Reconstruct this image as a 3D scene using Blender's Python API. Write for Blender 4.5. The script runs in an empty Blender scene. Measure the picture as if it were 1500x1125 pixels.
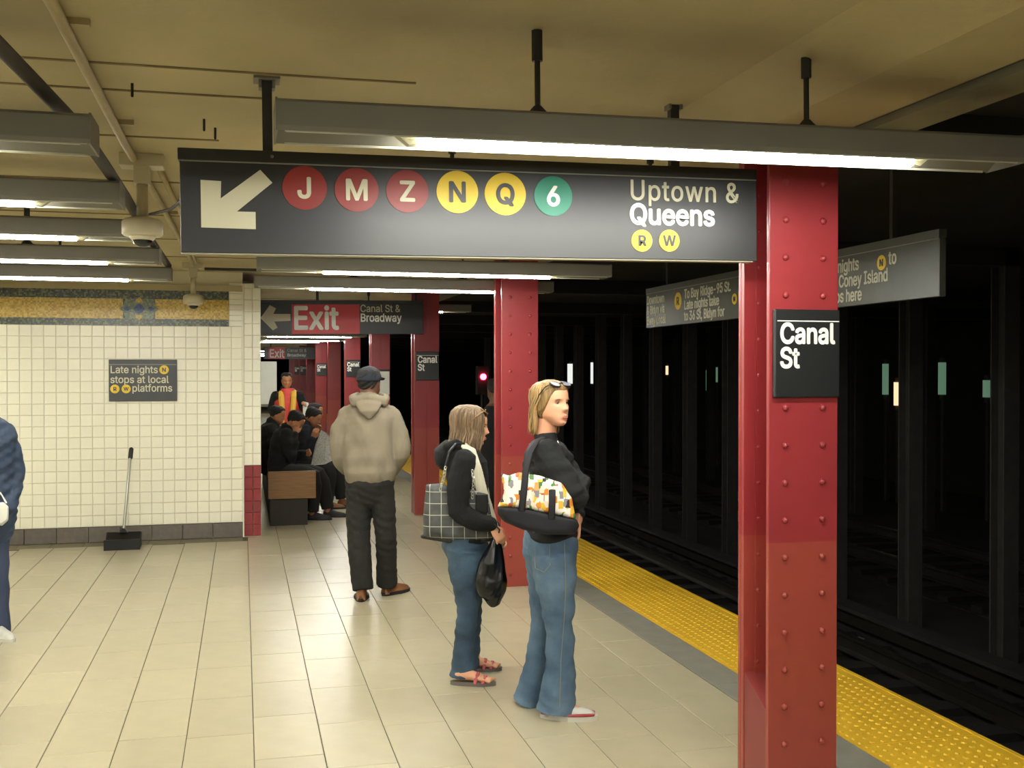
import bpy, bmesh, math, random
import numpy as np
from mathutils import Vector, Matrix, noise
random.seed(7)
R = math.radians
sc = bpy.context.scene
C = sc.collection

# ------------------------------------------------------------------ camera, world, exposure
F, CAMH, YAW, PIT = 1570.0, 1.71, R(14.1), R(0.64)
cd = bpy.data.cameras.new('camera'); cam = bpy.data.objects.new('camera', cd); C.objects.link(cam)
cd.sensor_width = 36; cd.lens = 36 * F / 1500; cd.clip_start = .05; cd.clip_end = 300
cam.location = (0, 0, CAMH); cam.rotation_euler = (R(90) - PIT, 0, -YAW)
sc.camera = cam
w = bpy.data.worlds.new('world'); sc.world = w; w.use_nodes = True
w.node_tree.nodes['Background'].inputs[0].default_value = (.05, .055, .05, 1)
w.node_tree.nodes['Background'].inputs[1].default_value = .15
sc.view_settings.view_transform = 'Standard'; sc.view_settings.look = 'None'
sc.view_settings.gamma = 1; sc.view_settings.use_curve_mapping = False
sc.view_settings.exposure = 1.0
TUBE = 50.0

# ------------------------------------------------------------------ materials
def lin(c):
    return tuple((x / 12.92 if x <= .04045 else ((x + .055) / 1.055) ** 2.4) for x in c)
def hexc(h):
    return lin(tuple(int(h[i:i + 2], 16) / 255 for i in (0, 2, 4)))
MATS = {}
def mat(name, col, rough=.6, metal=0, var=0.0, vscale=6, bump=0.0, bscale=60, emit=0, col2=None, rand=0.0, spec=.5, stretch=None, coat=0):
    if name in MATS: return MATS[name]
    m = bpy.data.materials.new(name); MATS[name] = m; m.use_nodes = True
    nt = m.node_tree; N = nt.nodes; L = nt.links; b = N['Principled BSDF']
    c = hexc(col) if isinstance(col, str) else col
    b.inputs['Roughness'].default_value = rough; b.inputs['Metallic'].default_value = metal
    b.inputs['Specular IOR Level'].default_value = spec; b.inputs['Coat Weight'].default_value = coat
    b.inputs['Base Color'].default_value = (*c, 1)
    tc = N.new('ShaderNodeTexCoord'); src = tc.outputs['Object']
    if stretch:
        mp = N.new('ShaderNodeMapping'); mp.inputs['Scale'].default_value = stretch
        L.new(src, mp.inputs[0]); src = mp.outputs[0]
    out = None
    if var or col2:
        n = N.new('ShaderNodeTexNoise'); n.inputs['Scale'].default_value = vscale; n.inputs['Detail'].default_value = 6
        L.new(src, n.inputs['Vector'])
        r = N.new('ShaderNodeValToRGB'); r.color_ramp.elements[0].position = .3; r.color_ramp.elements[1].position = .7
        c2 = hexc(col2) if col2 else tuple(x * (1 - var) for x in c)
        r.color_ramp.elements[0].color = (*c2, 1); r.color_ramp.elements[1].color = (*c, 1)
        L.new(n.outputs['Fac'], r.inputs[0]); out = r.outputs[0]
        L.new(out, b.inputs['Base Color'])
    if rand:
        oi = N.new('ShaderNodeObjectInfo'); mr = N.new('ShaderNodeMapRange')
        mr.inputs['To Min'].default_value = 1 - rand; mr.inputs['To Max'].default_value = 1
        L.new(oi.outputs['Random'], mr.inputs['Value'])
        mx = N.new('ShaderNodeMix'); mx.data_type = 'RGBA'; mx.blend_type = 'MULTIPLY'; mx.inputs[0].default_value = 1
        if out: L.new(out, mx.inputs[6])
        else: mx.inputs[6].default_value = (*c, 1)
        L.new(mr.outputs[0], mx.inputs[7]); L.new(mx.outputs[2], b.inputs['Base Color'])
    if bump:
        n = N.new('ShaderNodeTexNoise'); n.inputs['Scale'].default_value = bscale; n.inputs['Detail'].default_value = 5
        L.new(src, n.inputs['Vector'])
        bp = N.new('ShaderNodeBump'); bp.inputs['Strength'].default_value = bump; bp.inputs['Distance'].default_value = .01
        L.new(n.outputs['Fac'], bp.inputs['Height']); L.new(bp.outputs[0], b.inputs['Normal'])
    if emit:
        b.inputs['Emission Color'].default_value = (*c, 1); b.inputs['Emission Strength'].default_value = emit
    return m
def cell_mat(name, cols, cell, rough=.3, jitter=None):
    """tiny mosaic: one random colour per snapped cell"""
    m = bpy.data.materials.new(name); MATS[name] = m; m.use_nodes = True
    nt = m.node_tree; N = nt.nodes; L = nt.links; b = N['Principled BSDF']; b.inputs['Roughness'].default_value = rough
    tc = N.new('ShaderNodeTexCoord'); sn = N.new('ShaderNodeVectorMath'); sn.operation = 'SNAP'
    sn.inputs[1].default_value = (cell, cell, cell) if not isinstance(cell, tuple) else cell
    L.new(tc.outputs['Object'], sn.inputs[0])
    wn = N.new('ShaderNodeTexWhiteNoise'); L.new(sn.outputs[0], wn.inputs['Vector'])
    r = N.new('ShaderNodeValToRGB'); r.color_ramp.interpolation = 'CONSTANT'
    el = r.color_ramp.elements
    while len(el) < len(cols): el.new(.5)
    for i, c in enumerate(cols): el[i].position = i / len(cols); el[i].color = (*hexc(c), 1)
    L.new(wn.outputs['Value'], r.inputs[0]); L.new(r.outputs[0], b.inputs['Base Color'])
    return m

def height_tone(m, z, c):
    # an older, duller coat of paint up to height z
    nt = m.node_tree; N = nt.nodes; L = nt.links; b = N['Principled BSDF']; src = b.inputs['Base Color'].links[0].from_socket
    g = N.new('ShaderNodeNewGeometry'); sp = N.new('ShaderNodeSeparateXYZ'); L.new(g.outputs['Position'], sp.inputs[0])
    lt = N.new('ShaderNodeMath'); lt.operation = 'LESS_THAN'; lt.inputs[1].default_value = z; L.new(sp.outputs['Z'], lt.inputs[0])
    mx = N.new('ShaderNodeMix'); mx.data_type = 'RGBA'; L.new(lt.outputs[0], mx.inputs[0]); L.new(src, mx.inputs[6]); mx.inputs[7].default_value = (*hexc(c), 1)
    L.new(mx.outputs[2], b.inputs['Base Color'])
M_ceil = mat('ceiling_paint', 'BBAE86', .8, var=.22, vscale=1.3, bump=.25, bscale=18)
M_seam = mat('ceiling_seam', '8A7A58', .9, var=.4, vscale=5)
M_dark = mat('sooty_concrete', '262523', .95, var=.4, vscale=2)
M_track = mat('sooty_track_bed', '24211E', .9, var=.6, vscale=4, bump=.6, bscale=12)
M_floor = mat('floor_tile_glaze', 'B8AF93', .28, var=.10, vscale=7, rand=.10, bump=.04, bscale=90)
M_grout = mat('floor_grout', '5F584A', .9)
M_fgrey = mat('grey_floor_strip', '87857A', .5, var=.2, vscale=6, bump=.1)
M_wtile = mat('white_wall_tile', 'F4F1DC', .28, var=.05, vscale=3, rand=.05, spec=.5)
M_wgrout = mat('wall_grout', 'DAD4B6', .9)
M_base = mat('grey_base_tile', '6F675E', .5, var=.25, vscale=20, rand=.12)
M_redtile = mat('red_glazed_tile', '8E2F34', .3, var=.15, vscale=8, rand=.12)
M_mos_y = cell_mat('yellow_mosaic', ['CFB05C', 'BFA04E', 'D8BE70', 'AE9248', 'CDB468', 'C2A250'], .016)
M_mos_g = cell_mat('green_grey_mosaic', ['4C5647', '6B7259', '5A5A48', '3C4744', '7B8068', '4E5566'], .016)
M_mos_b = cell_mat('blue_mosaic', ['41538A', '4C5C86', '35457A', '5A6480'], .012)
M_mos_c = cell_mat('sage_mosaic', ['7F8C74', '6E7D6A', '8F967C', '67756E'], .012)
M_red = mat('red_gloss_paint', '963236', .38, var=.14, vscale=2.5, bump=.12, bscale=22, coat=.25)
height_tone(M_red, 1.04, '9A4238')
M_redgrey = mat('faded_red_paint', '8A3836', .4, var=.2, vscale=3)
M_yel = mat('yellow_rubber', 'D9AE25', .55, var=.12, vscale=9)
M_fix = mat('grey_fixture_metal', '78756A', .55, var=.12, vscale=4)
M_refl = mat('white_reflector', 'B9B8A6', .4)
M_fixd = mat('dark_bracket_metal', '2A2A28', .6)
M_tube = mat('fluorescent_tube', (1, .99, .92), .4, emit=TUBE)
M_tubel = mat('fluorescent_tube_left', (1, .98, .88), .4, emit=TUBE * .74)  # left-row tubes set dimmer to balance the two rows
M_tubef = mat('fluorescent_tube_far', (1, .95, .85), .4, emit=TUBE * .6)
M_socket = mat('tube_socket', 'B8B49A', .4)
M_sign = mat('black_sign_enamel', '1B1D1E', .42, var=.1, spec=.7)
M_signw = mat('sign_white', 'F6F5EE', .4)
M_signc = mat('sign_cream', 'CFCBAE', .4)
M_sred = mat('sign_red', 'D0343A', .4)
M_bred = mat('bullet_brown_red', '8E2C26', .4)
M_byel = mat('bullet_yellow', 'E3C325', .4)
M_bgrn = mat('bullet_green', '17856A', .4)
M_beige = mat('beige_conduit', 'B4A478', .5, var=.2)
M_dkpipe = mat('dark_conduit', '4B4740', .6, var=.3)
M_camw = mat('camera_housing', 'BDB497', .45)
M_glassd = mat('smoked_dome', '14161A', .12)
M_wood = mat('bench_wood', '8A6236', .5, var=.35, vscale=5, stretch=(1, 1, 14), bump=.1)
M_woodd = mat('bench_base_wood', '2E2820', .7, var=.3)
M_blackpl = mat('black_plastic', '101011', .4)
M_grip = mat('black_grip', '1A1A1A', .6)
M_pole = mat('aluminium_pole', 'A7A79C', .35, metal=.6)
M_post = mat('white_poster', 'DADBD2', .6, var=.08)
M_steeld = mat('dark_steel', '3D3B38', .85, var=.3)
M_rail = mat('rail_steel', '4A4540', .35, metal=.8)

# ------------------------------------------------------------------ mesh helpers
class MB:
    def __init__(s): s.v = []; s.f = []; s.mi = []; s.cur = 0
    def face(s, idx): s.f.append(tuple(idx)); s.mi.append(s.cur)
    def box(s, x0, x1, y0, y1, z0, z1):
        b = len(s.v)
        s.v += [(x, y, z) for z in (z0, z1) for y in (y0, y1) for x in (x0, x1)]
        for q in ((0, 2, 3, 1), (4, 5, 7, 6), (0, 1, 5, 4), (2, 6, 7, 3), (0, 4, 6, 2), (1, 3, 7, 5)): s.face([b + i for i in q])
        return s
    def cbox(s, x0, x1, y0, y1, z0, z1, c):
        """box whose -y face is chamfered by c on all four edges"""
        b = len(s.v)
        s.v += [(x0, y1, z0), (x1, y1, z0), (x1, y1, z1), (x0, y1, z1), (x0, y0 + c, z0), (x1, y0 + c, z0), (x1, y0 + c, z1), (x0, y0 + c, z1),
                (x0 + c, y0, z0 + c), (x1 - c, y0, z0 + c), (x1 - c, y0, z1 - c), (x0 + c, y0, z1 - c)]
        s.face([b + 8, b + 9, b + 10, b + 11])
        for i in range(4):
            j = (i + 1) % 4
            s.face([b + 4 + i, b + 4 + j, b + 8 + j, b + 8 + i]); s.face([b + i, b + j, b + 4 + j, b + 4 + i])
        s.face([b + 3, b + 2, b + 1, b])
        return s
    def prism(s, pts, ax, a0, a1):
        """polygon pts (2D) extruded along axis ax"""
        n = len(pts); b = len(s.v)
        def P(p, a):
            return {'x': (a, p[0], p[1]), 'y': (p[0], a, p[1]), 'z': (p[0], p[1], a)}[ax]
        s.v += [P(p, a0) for p in pts] + [P(p, a1) for p in pts]
        s.face([b + i for i in range(n)]); s.face([b + n + i for i in reversed(range(n))])
        for i in range(n): s.face([b + i, b + (i + 1) % n + 0, b + (i + 1) % n + n, b + i + n][::-1])
        return s
    def rings(s, rings, cap=True):
        b = len(s.v); n = len(rings[0])
        for r in rings: s.v += [tuple(p) for p in r]
        for k in range(len(rings) - 1):
            for i in range(n):
                j = (i + 1) % n
                s.face([b + k * n + i, b + k * n + j, b + (k + 1) * n + j, b + (k + 1) * n + i])
        if cap:
            s.face([b + i for i in reversed(range(n))]); e = b + (len(rings) - 1) * n; s.face([e + i for i in range(n)])
        return s
    def tube(s, pts, rad, n=10, side=None, round_ends=True, cap=True, ex=1.0):
        """loft of ellipses along pts; rad = r or (ra, rb) per point; ra lies along side"""
        P = [Vector(p) for p in pts]; rr = [(r, r) if not isinstance(r, (tuple, list)) else tuple(r) for r in (rad if isinstance(rad, list) else [rad] * len(P))]
        rings = []; prev = None
        tang = []
        for i in range(len(P)):
            t = (P[min(i + 1, len(P) - 1)] - P[max(i - 1, 0)])
            tang.append(t.normalized() if t.length > 1e-9 else Vector((0, 0, 1)))
        def ring(c, t, ra, rb):
            nonlocal prev
            ref = Vector(side) if side is not None else (prev if prev is not None else (Vector((1, 0, 0)) if abs(t.x) < .8 else Vector((0, 1, 0))))
            u = ref - t * ref.dot(t)
            if u.length < 1e-5: u = t.orthogonal()
            u.normalize(); v = t.cross(u); prev = u
            out = []
            for k in range(n):
                a = 2 * math.pi * k / n; ca, sa = math.cos(a), math.sin(a)
                ca = math.copysign(abs(ca) ** ex, ca); sa = math.copysign(abs(sa) ** ex, sa)
                out.append(c + u * (ra * ca) + v * (rb * sa))
            return out
        if round_ends:
            t = tang[0]; r = min(rr[0])
            for f in (.95, .6): rings.append(ring(P[0] - t * r * f, t, rr[0][0] * math.sqrt(1 - f * f), rr[0][1] * math.sqrt(1 - f * f)))
        for i in range(len(P)): rings.append(ring(P[i], tang[i], *rr[i]))
        if round_ends:
            t = tang[-1]; r = min(rr[-1])
            for f in (.6, .95): rings.append(ring(P[-1] + t * r * f, t, rr[-1][0] * math.sqrt(1 - f * f), rr[-1][1] * math.sqrt(1 - f * f)))
        return s.rings(rings, cap)
    def ball(s, c, r, n=12, m=8):
        rx, ry, rz = r if isinstance(r, (tuple, list)) else (r, r, r)
        rings = []
        for k in range(1, m):
            a = math.pi * k / m
            rings.append([(c[0] + rx * math.sin(a) * math.cos(2 * math.pi * i / n), c[1] + ry * math.sin(a) * math.sin(2 * math.pi * i / n), c[2] - rz * math.cos(a)) for i in range(n)])
        return s.rings(rings)
    def mesh(s, name, mats, smooth=False):
        me = bpy.data.meshes.new(name); me.from_pydata([tuple(v) for v in s.v], [], s.f)
        for m in (mats if isinstance(mats, list) else [mats]): me.materials.append(m)
        if isinstance(mats, list) and len(mats) > 1: me.polygons.foreach_set('material_index', s.mi)
        bm = bmesh.new(); bm.from_mesh(me); bmesh.ops.recalc_face_normals(bm, faces=bm.faces); bm.to_mesh(me); bm.free()
        if smooth: me.polygons.foreach_set('use_smooth', [True] * len(me.polygons))
        me.update(); return me
    def obj(s, name, mats, parent=None, smooth=False, loc=(0, 0, 0)):
        o = bpy.data.objects.new(name, s.mesh(name, mats, smooth)); C.objects.link(o); o.location = loc
        if parent: o.parent = parent
        return o
def inst(me, name, parent=None, loc=(0, 0, 0)):
    o = bpy.data.objects.new(name, me); C.objects.link(o); o.location = loc
    if parent: o.parent = parent
    return o
def tag(o, label=None, cat=None, group=None, kind=None):
    if label: o['label'] = label
    if cat: o['category'] = cat
    if group: o['group'] = group
    if kind: o['kind'] = kind
    return o
def thing(name, label, cat, loc=(0, 0, 0), rz=0, group=None):
    o = bpy.data.objects.new(name, None); C.objects.link(o); o.location = loc; o.rotation_euler = (0, 0, rz); o.empty_display_size = .1
    return tag(o, label, cat, group)
def struct(o): o['kind'] = 'structure'; return o
def copy_tree(o, parent=None):
    c = o.copy(); C.objects.link(c); c.parent = parent
    for ch in list(o.children): copy_tree(ch, c)
    return c
def bevel(o, w=.004, seg=2):
    m = o.modifiers.new('bevel', 'BEVEL'); m.width = w; m.segments = seg; m.limit_method = 'ANGLE'; return o

FONT = None
try:
    FONT = bpy.data.fonts.load(bpy.utils.resource_path('LOCAL') + '/datafiles/fonts/Inter.woff2')
except Exception:
    FONT = None
CAPK = 1.0
if True:
    _c = bpy.data.curves.new('probe', 'FONT'); _c.body = 'H'; _c.size = 1
    if FONT: _c.font = FONT
    _o = bpy.data.objects.new('probe', _c); C.objects.link(_o); bpy.context.view_layer.update()
    _h = _o.dimensions.y; bpy.data.objects.remove(_o); bpy.data.curves.remove(_c)
    CAPK = .72 / _h if _h > .05 else 1.0
def text(s, size, m, parent, loc, rot=(R(90), 0, 0), bold=.0, xs=1.0, name='lettering', align='LEFT', depth=.0015, sp=1.0):
    """printed words: loc is the baseline start; glyph faces in the local xz plane looking along -y"""
    size *= CAPK; cu = bpy.data.curves.new(name, 'FONT'); cu.body = s; cu.size = size; cu.extrude = depth; cu.align_x = align
    cu.resolution_u = 3; cu.space_character = sp
    if FONT: cu.font = FONT
    t = bpy.data.objects.new(name, cu); C.objects.link(t)
    dg = bpy.context.evaluated_depsgraph_get(); dg.update()
    me = bpy.data.meshes.new_from_object(t.evaluated_get(dg)); bpy.data.objects.remove(t)
    if bold:   # heavier strokes: the outline swept over a small circle
        n = len(me.vertices); co = [v.co.copy() for v in me.vertices]; fs = [tuple(p.vertices) for p in me.polygons]; V = []; Fs = []
        for q in range(9):
            rr = 0 if q == 8 else bold * size * 1.25; dx, dy = rr * math.cos(q * math.pi / 4), rr * math.sin(q * math.pi / 4)
            V += [(c.x + dx, c.y + dy, c.z + q * 1.2e-4) for c in co]; Fs += [tuple(i + q * n for i in f) for f in fs]
        bpy.data.meshes.remove(me); me = bpy.data.meshes.new(name); me.from_pydata(V, [], Fs)
    me.materials.clear(); me.materials.append(m)
    for p in me.polygons: p.use_smooth = False
    o = bpy.data.objects.new(name, me); C.objects.link(o); o.parent = parent; o.location = loc; o.rotation_euler = rot; o.scale = (xs, 1, 1)
    return o
def disc(name, r, m, parent, loc, th=.003):
    b = MB(); n = 36
    b.prism([(r * math.cos(2 * math.pi * i / n), r * math.sin(2 * math.pi * i / n)) for i in range(n)], 'y', -th, 0)
    return b.obj(name, m, parent, loc=loc)
def bullet(ch, r, m, parent, loc, chm, k=1.25, xs=1.0):
    d = disc('route_bullet', r, m, parent, loc)
    text(ch, r * k * 1.1, chm, d, (0, -.0035, -r * k * .396), bold=.018, xs=xs, align='CENTER')
    return d

# ------------------------------------------------------------------ platform floor
CX0, CX1 = 1.99, 2.29                      # column faces
Y0 = 3.81; PITCH = 4.45
WALLY = 11.45
floor = struct(MB().box(-6.5, 2.49, -5, 70, -1.2, -.004).obj('floor', M_grout))
tile = MB(); tw, tl, g = .305, .60, .0022
b0 = len(tile.v)
tile.cbox(0, 1, 0, 1, 0, 1, .001); tile = MB()
tile.v = [(g, g, -.006), (tw - g, g, -.006), (tw - g, tl - g, -.006), (g, tl - g, -.006)]
e = .004
tile.v += [(g, g, -.002), (tw - g, g, -.002), (tw - g, tl - g, -.002), (g, tl - g, -.002), (e, e, 0), (tw - e, e, 0), (tw - e, tl - e, 0), (e, tl - e, 0)]
tile.f = [(8, 9, 10, 11)] + [(4 + i, 4 + (i + 1) % 4, 8 + (i + 1) % 4, 8 + i) for i in range(4)] + [(i, (i + 1) % 4, 4 + (i + 1) % 4, 4 + i) for i in range(4)]
tile.mi = [0] * len(tile.f)
tme = tile.mesh('floor_tile', M_floor)
rng = random.Random(3)
rest = MB(); nt_ = 0
for i in range(-21, 8):
    x = i * tw + .045
    off = rng.uniform(0, tl)
    for k in range(-10, 118):
        y = k * tl + off
        if y + tl > 70 or y < -5: continue
        if x < 0 and y + tl > 11.16:
            if y > 11.08: continue
            o = inst(tme, 'floor_tile', floor, (x, y, 0)); o.scale = (1, (11.16 - y) / tl, 1); continue
        near = y > 3.2 and y < 14.2 and (x + tw) > -.215 * (y + tl) - .1 and x < .62 * (y + tl)
        if near and nt_ < 296:
            inst(tme, 'floor_tile', floor, (x, y, 0)); nt_ += 1
        elif y < 45:
            b = len(rest.v); rest.v += [(vx + x, vy + y, vz) for vx, vy, vz in tile.v]
            for f in tile.f: rest.face([b + q for q in f])
ro = rest.obj('floor_tiles', M_floor, floor); ro['kind'] = 'stuff'
bme = MB().cbox(.002, .303, -.26, 0, 0, .01, .002).mesh('wall_row_tile', mat('darker_floor_tile', '7E765E', .5, var=.2, rand=.1))  # row of floor tiles in a darker tone along the wall
for k in range(21): inst(bme, 'wall_row_tile', floor, (-.004 - (k + 1) * .305, 11.421, -.0098))
# grey strip beside the yellow warning strip, and platform edge body
es = struct(MB().box(2.49, 3.34, -5, 70, -1.2, -.008).obj('platform_edge', M_fgrey))
for k in range(-4, 60):
    bevel(MB().box(2.493, 2.717, k * .9 + .002, k * .9 + .898, -.01, 0).obj('edge_slab', M_fgrey, es), .002, 1)
strip = struct(MB().box(2.72, 3.36, -5, 70, -.05, -.006).obj('trim_1', M_yel))
pt = MB(); pt.box(.002, .638, .002, .608, -.006, .003)
dm = MB()
for i in range(11):
    for j in range(11):
        cx, cy = .03 + i * .058, .028 + j * .0555
        if cx > .6: continue
        r0, r1, n = .0145, .009, 6
        ra = [[(cx + r * math.cos(2 * math.pi * q / n), cy + r * math.sin(2 * math.pi * q / n), z) for q in range(n)] for r, z in ((r0, .003), (r1, .009))]
        dm.rings(ra)
dm.box(.612, .636, .003, .607, .003, .007)
pme = pt.mesh('warning_tile', M_yel); dme = dm.mesh('raised_domes', M_yel)
for k in range(40):
    o = inst(pme, 'warning_tile', strip, (2.72, 1.9 + k * .61, 0))
    d = inst(dme, 'raised_domes', o); d['kind'] = 'stuff'

# ------------------------------------------------------------------ back wall with tiles
wall = struct(MB().box(-6.5, -.0, WALLY + .012, WALLY + .5, -.01, 2.74).obj('wall_back', M_wgrout))
ts = .1125
wt = MB().cbox(.0016, ts - .0016, -.012, .012, .0016, ts - .0016, .0025).mesh('wall_tile', M_wtile)
rows, n_ = 18, 0
wrest = MB(); zt = 2.18
ncol = 58
for r in range(rows):
    z = zt - (r + 1) * ts
    for c in range(ncol):
        x = -.002 - (c + 1) * ts
        if c < 21 and n_ < 296 and r < 15: inst(wt, 'wall_tile', wall, (x, WALLY + .012, z)); n_ += 1
        else:
            b = len(wrest.v); wrest.v += [(v.co.x + x, v.co.y + WALLY + .012, v.co.z + z) for v in wt.vertices]
            for p in wt.polygons: wrest.face([b + q for q in p.vertices])
o = wrest.obj('wall_tiles', M_wtile, wall); o['kind'] = 'stuff'
zb = zt - rows * ts
bt = MB().cbox(.002, .298, -.03, .012, 0, zb - .002, .004).mesh('base_tile', M_base)
for c in range(21): inst(bt, 'base_tile', wall, (-.002 - (c + 1) * .3, WALLY + .012, 0))
# mosaic frieze
fr = MB().box(-6.5, -.14, WALLY - .004, WALLY + .012, 2.18, 2.54).obj('mosaic_border', M_mos_g, wall)
for x0, x1 in ((-6.5, -1.17), (-.86, -.14)):
    MB().box(x0, x1, WALLY - .008, WALLY, 2.25, 2.45).obj('mosaic_field', M_mos_y, wall)
bx = -1.015
mot = MB(); W, Hh = .2, .13
mot.prism([(bx - .19, 2.35), (bx - .15, 2.385), (bx - .13, 2.45), (bx + .13, 2.45), (bx + .15, 2.385), (bx + .19, 2.35), (bx + .15, 2.315), (bx + .13, 2.25), (bx - .13, 2.25), (bx - .15, 2.315)], 'y', WALLY - .011, WALLY)
mot.obj('mosaic_medallion', M_mos_c, wall)
def dia(cx, cz, a, b_, m, y=-.014, nm='mosaic_diamond'):
    q = MB(); q.prism([(cx - a, cz), (cx - a * .55, cz + b_ * .7), (cx, cz + b_), (cx + a * .55, cz + b_ * .7), (cx + a, cz), (cx + a * .55, cz - b_ * .7), (cx, cz - b_), (cx - a * .55, cz - b_ * .7)], 'y', WALLY + y, WALLY)
    q.obj(nm, m, wall)
dia(bx, 2.35, .055, .052, M_mos_b); dia(bx - .115, 2.35, .032, .026, M_mos_b); dia(bx + .115, 2.35, .032, .026, M_mos_b)
for s_ in (1, -1):
    q = MB(); q.prism([(bx - .035, 2.35 + s_ * .062), (bx, 2.35 + s_ * .035 + s_ * .03), (bx + .035, 2.35 + s_ * .062), (bx + .033, 2.35 + s_ * .085), (bx, 2.35 + s_ * .118), (bx - .033, 2.35 + s_ * .085)], 'y', WALLY - .013, WALLY)
    q.obj('mosaic_arrow', M_mos_y, wall)
struct(MB().box(-6.5, 0, WALLY - .035, WALLY + .01, 2.54, 2.60).obj('trim_2', M_ceil))
# white pier at the wall's end: tiles above, red tiles below
pier = struct(MB().box(-.0, .182, WALLY + .0, WALLY + 1.0, -.01, 2.63).obj('wall_pier', M_wgrout))
for r in range(22):
    z0, z1 = .008 + r * .1225, .008 + (r + 1) * .1225 - .003
    z1 = min(z1, 2.62)
    if z0 > 2.6: continue
    red = r < 6
    for x0, x1 in ((.012, .096), (.099, .180)):
        MB().cbox(x0, x1, WALLY - .014, WALLY, z0, z1, .003).obj('red_tile' if red else 'pier_tile', M_redtile if red else M_wtile, pier)
MB().box(-.003, .010, WALLY - .03, WALLY, 0, 2.62).obj('corner_bead', M_wtile, pier)
for r in range(8): MB().cbox(-.135, -.004, WALLY - .016, WALLY - .001, 2.184 + r * .056, 2.184 + (r + 1) * .056 - .003, .002).obj('pier_tile', M_wtile, pier)
# walls around
struct(MB().box(-.05, .12, WALLY + 1.0, 70, -.01, 2.74).obj('wall_left', mat('plain_white_tile', 'C9C5AA', .4, var=.1)))
struct(MB().box(-6.7, -6.5, -5, WALLY + .5, -1.2, 2.74).obj('wall_far_left', M_wtile))
struct(MB().box(-6.7, 16.2, -5.2, -5, -1.2, 3.2).obj('wall_behind', mat('dim_wall', '6A6656', .8)))
struct(MB().box(-.05, 16.2, 70, 70.2, -1.2, 3.2).obj('wall_end', M_dark))
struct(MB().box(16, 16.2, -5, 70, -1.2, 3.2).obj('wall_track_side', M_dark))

# ------------------------------------------------------------------ ceiling
CZ = 2.74
ceil = struct(MB().box(-6.7, 2.44, -5, 70, CZ, CZ + .3).obj('ceiling', M_ceil))
for y, x0, x1 in ((3.80, -6.5, .6), (4.15, -6.5, .1), (4.95, -6.5, -.1), (4.62, .2, 2.4), (6.1, -6.5, 2.4), (7.4, -6.5, 2.4), (8.7, -6.5, 2.4), (10, -6.5, 2.4), (2.6, -6.5, .9), (13, .1, 2.4), (15.4, .1, 2.4), (18, .1, 2.4)):
    s_ = MB(); n = 24; pts = []
    for i in range(n + 1):
        x = x0 + (x1 - x0) * i / n; pts.append((x, y + .012 * noise.noise(Vector((x * 3, y, 0)))))
    s_.tube([(p[0], p[1], CZ) for p in pts], [(.006, .009)] * len(pts), n=6, side=(0, 0, 1), round_ends=False)
    s_.obj('formwork_seam', M_seam, ceil)
gd = MB(); gd.prism([(1.62, CZ + .01), (1.70, CZ - .006), (1.98, 2.665), (2.31, 2.665), (2.31, CZ + .01)], 'y', -5, 70); struct(gd.obj('ceiling_girder', M_ceil))
struct(MB().box(2.37, 2.56, -5, 70, CZ - .085, CZ + .3).obj('trim_3', mat('edge_beam_paint', '8C8870', .8, var=.2)))
struct(MB().box(2.31, 2.37, -5, 70, CZ - .055, CZ).obj('trim_4', M_dkpipe))  # dark strip colours in the side shadow along the ceiling edge
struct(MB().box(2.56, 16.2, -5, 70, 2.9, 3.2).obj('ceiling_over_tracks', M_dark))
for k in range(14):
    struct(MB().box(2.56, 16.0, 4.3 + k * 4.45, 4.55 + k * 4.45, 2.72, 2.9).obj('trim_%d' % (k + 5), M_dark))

# ------------------------------------------------------------------ track bed, rails, far columns
bed = struct(MB().box(3.34, 16.2, -5, 70, -1.3, -1.08).obj('track_bed', M_track))
def rail(x, label):
    p = [(-.065, 0), (.065, 0), (.065, .012), (.012, .03), (.01, .12), (.035, .135), (.035, .165), (-.035, .165), (-.035, .135), (-.01, .12), (-.012, .03), (-.065, .012)]
    r = MB().prism([(x + a, -1.0 + b) for a, b in p], 'y', -4.5, 69).obj('rail', M_rail)
    tag(r, label, 'rail')
rail(4.25, 'steel running rail nearest the platform in the dark trackbed')
rail(5.69, 'second steel running rail from the platform edge')
rail(8.75, 'near running rail of the track beyond the dark columns')
rail(10.2, 'farthest running rail beyond the dark columns')
tr = thing('third_rail', 'third rail under a dark protection board beside the dark columns', 'rail', (6.35, 0, 0))
MB().box(-.04, .04, -4.5, 69, -1.0, -.9).obj('conductor', M_rail, tr)
MB().box(-.12, .12, -4.5, 69, -.84, -.80).obj('protection_board', M_track, tr)
bo = MB()
for k in range(24): bo.box(.08, .12, -4 + k * 3, -3.93 + k * 3, -1.08, -.83)
bo.obj('bracket', M_steeld, tr)['kind'] = 'stuff'
tie_me = MB().box(-1.25, 1.25, -.1, .1, -.09, 0).mesh('railroad_tie', mat('tarred_timber', '1B1815', .9, var=.3))
for x in (4.97, 9.47):
    tz = struct(MB().box(x - 1.3, x + 1.3, -4.5, 69, -1.09, -1.07).obj('track_floor', M_track))
    for k in range(40): inst(tie_me, 'railroad_tie', tz, (x, 2 + k * .62, -1.0))
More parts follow.
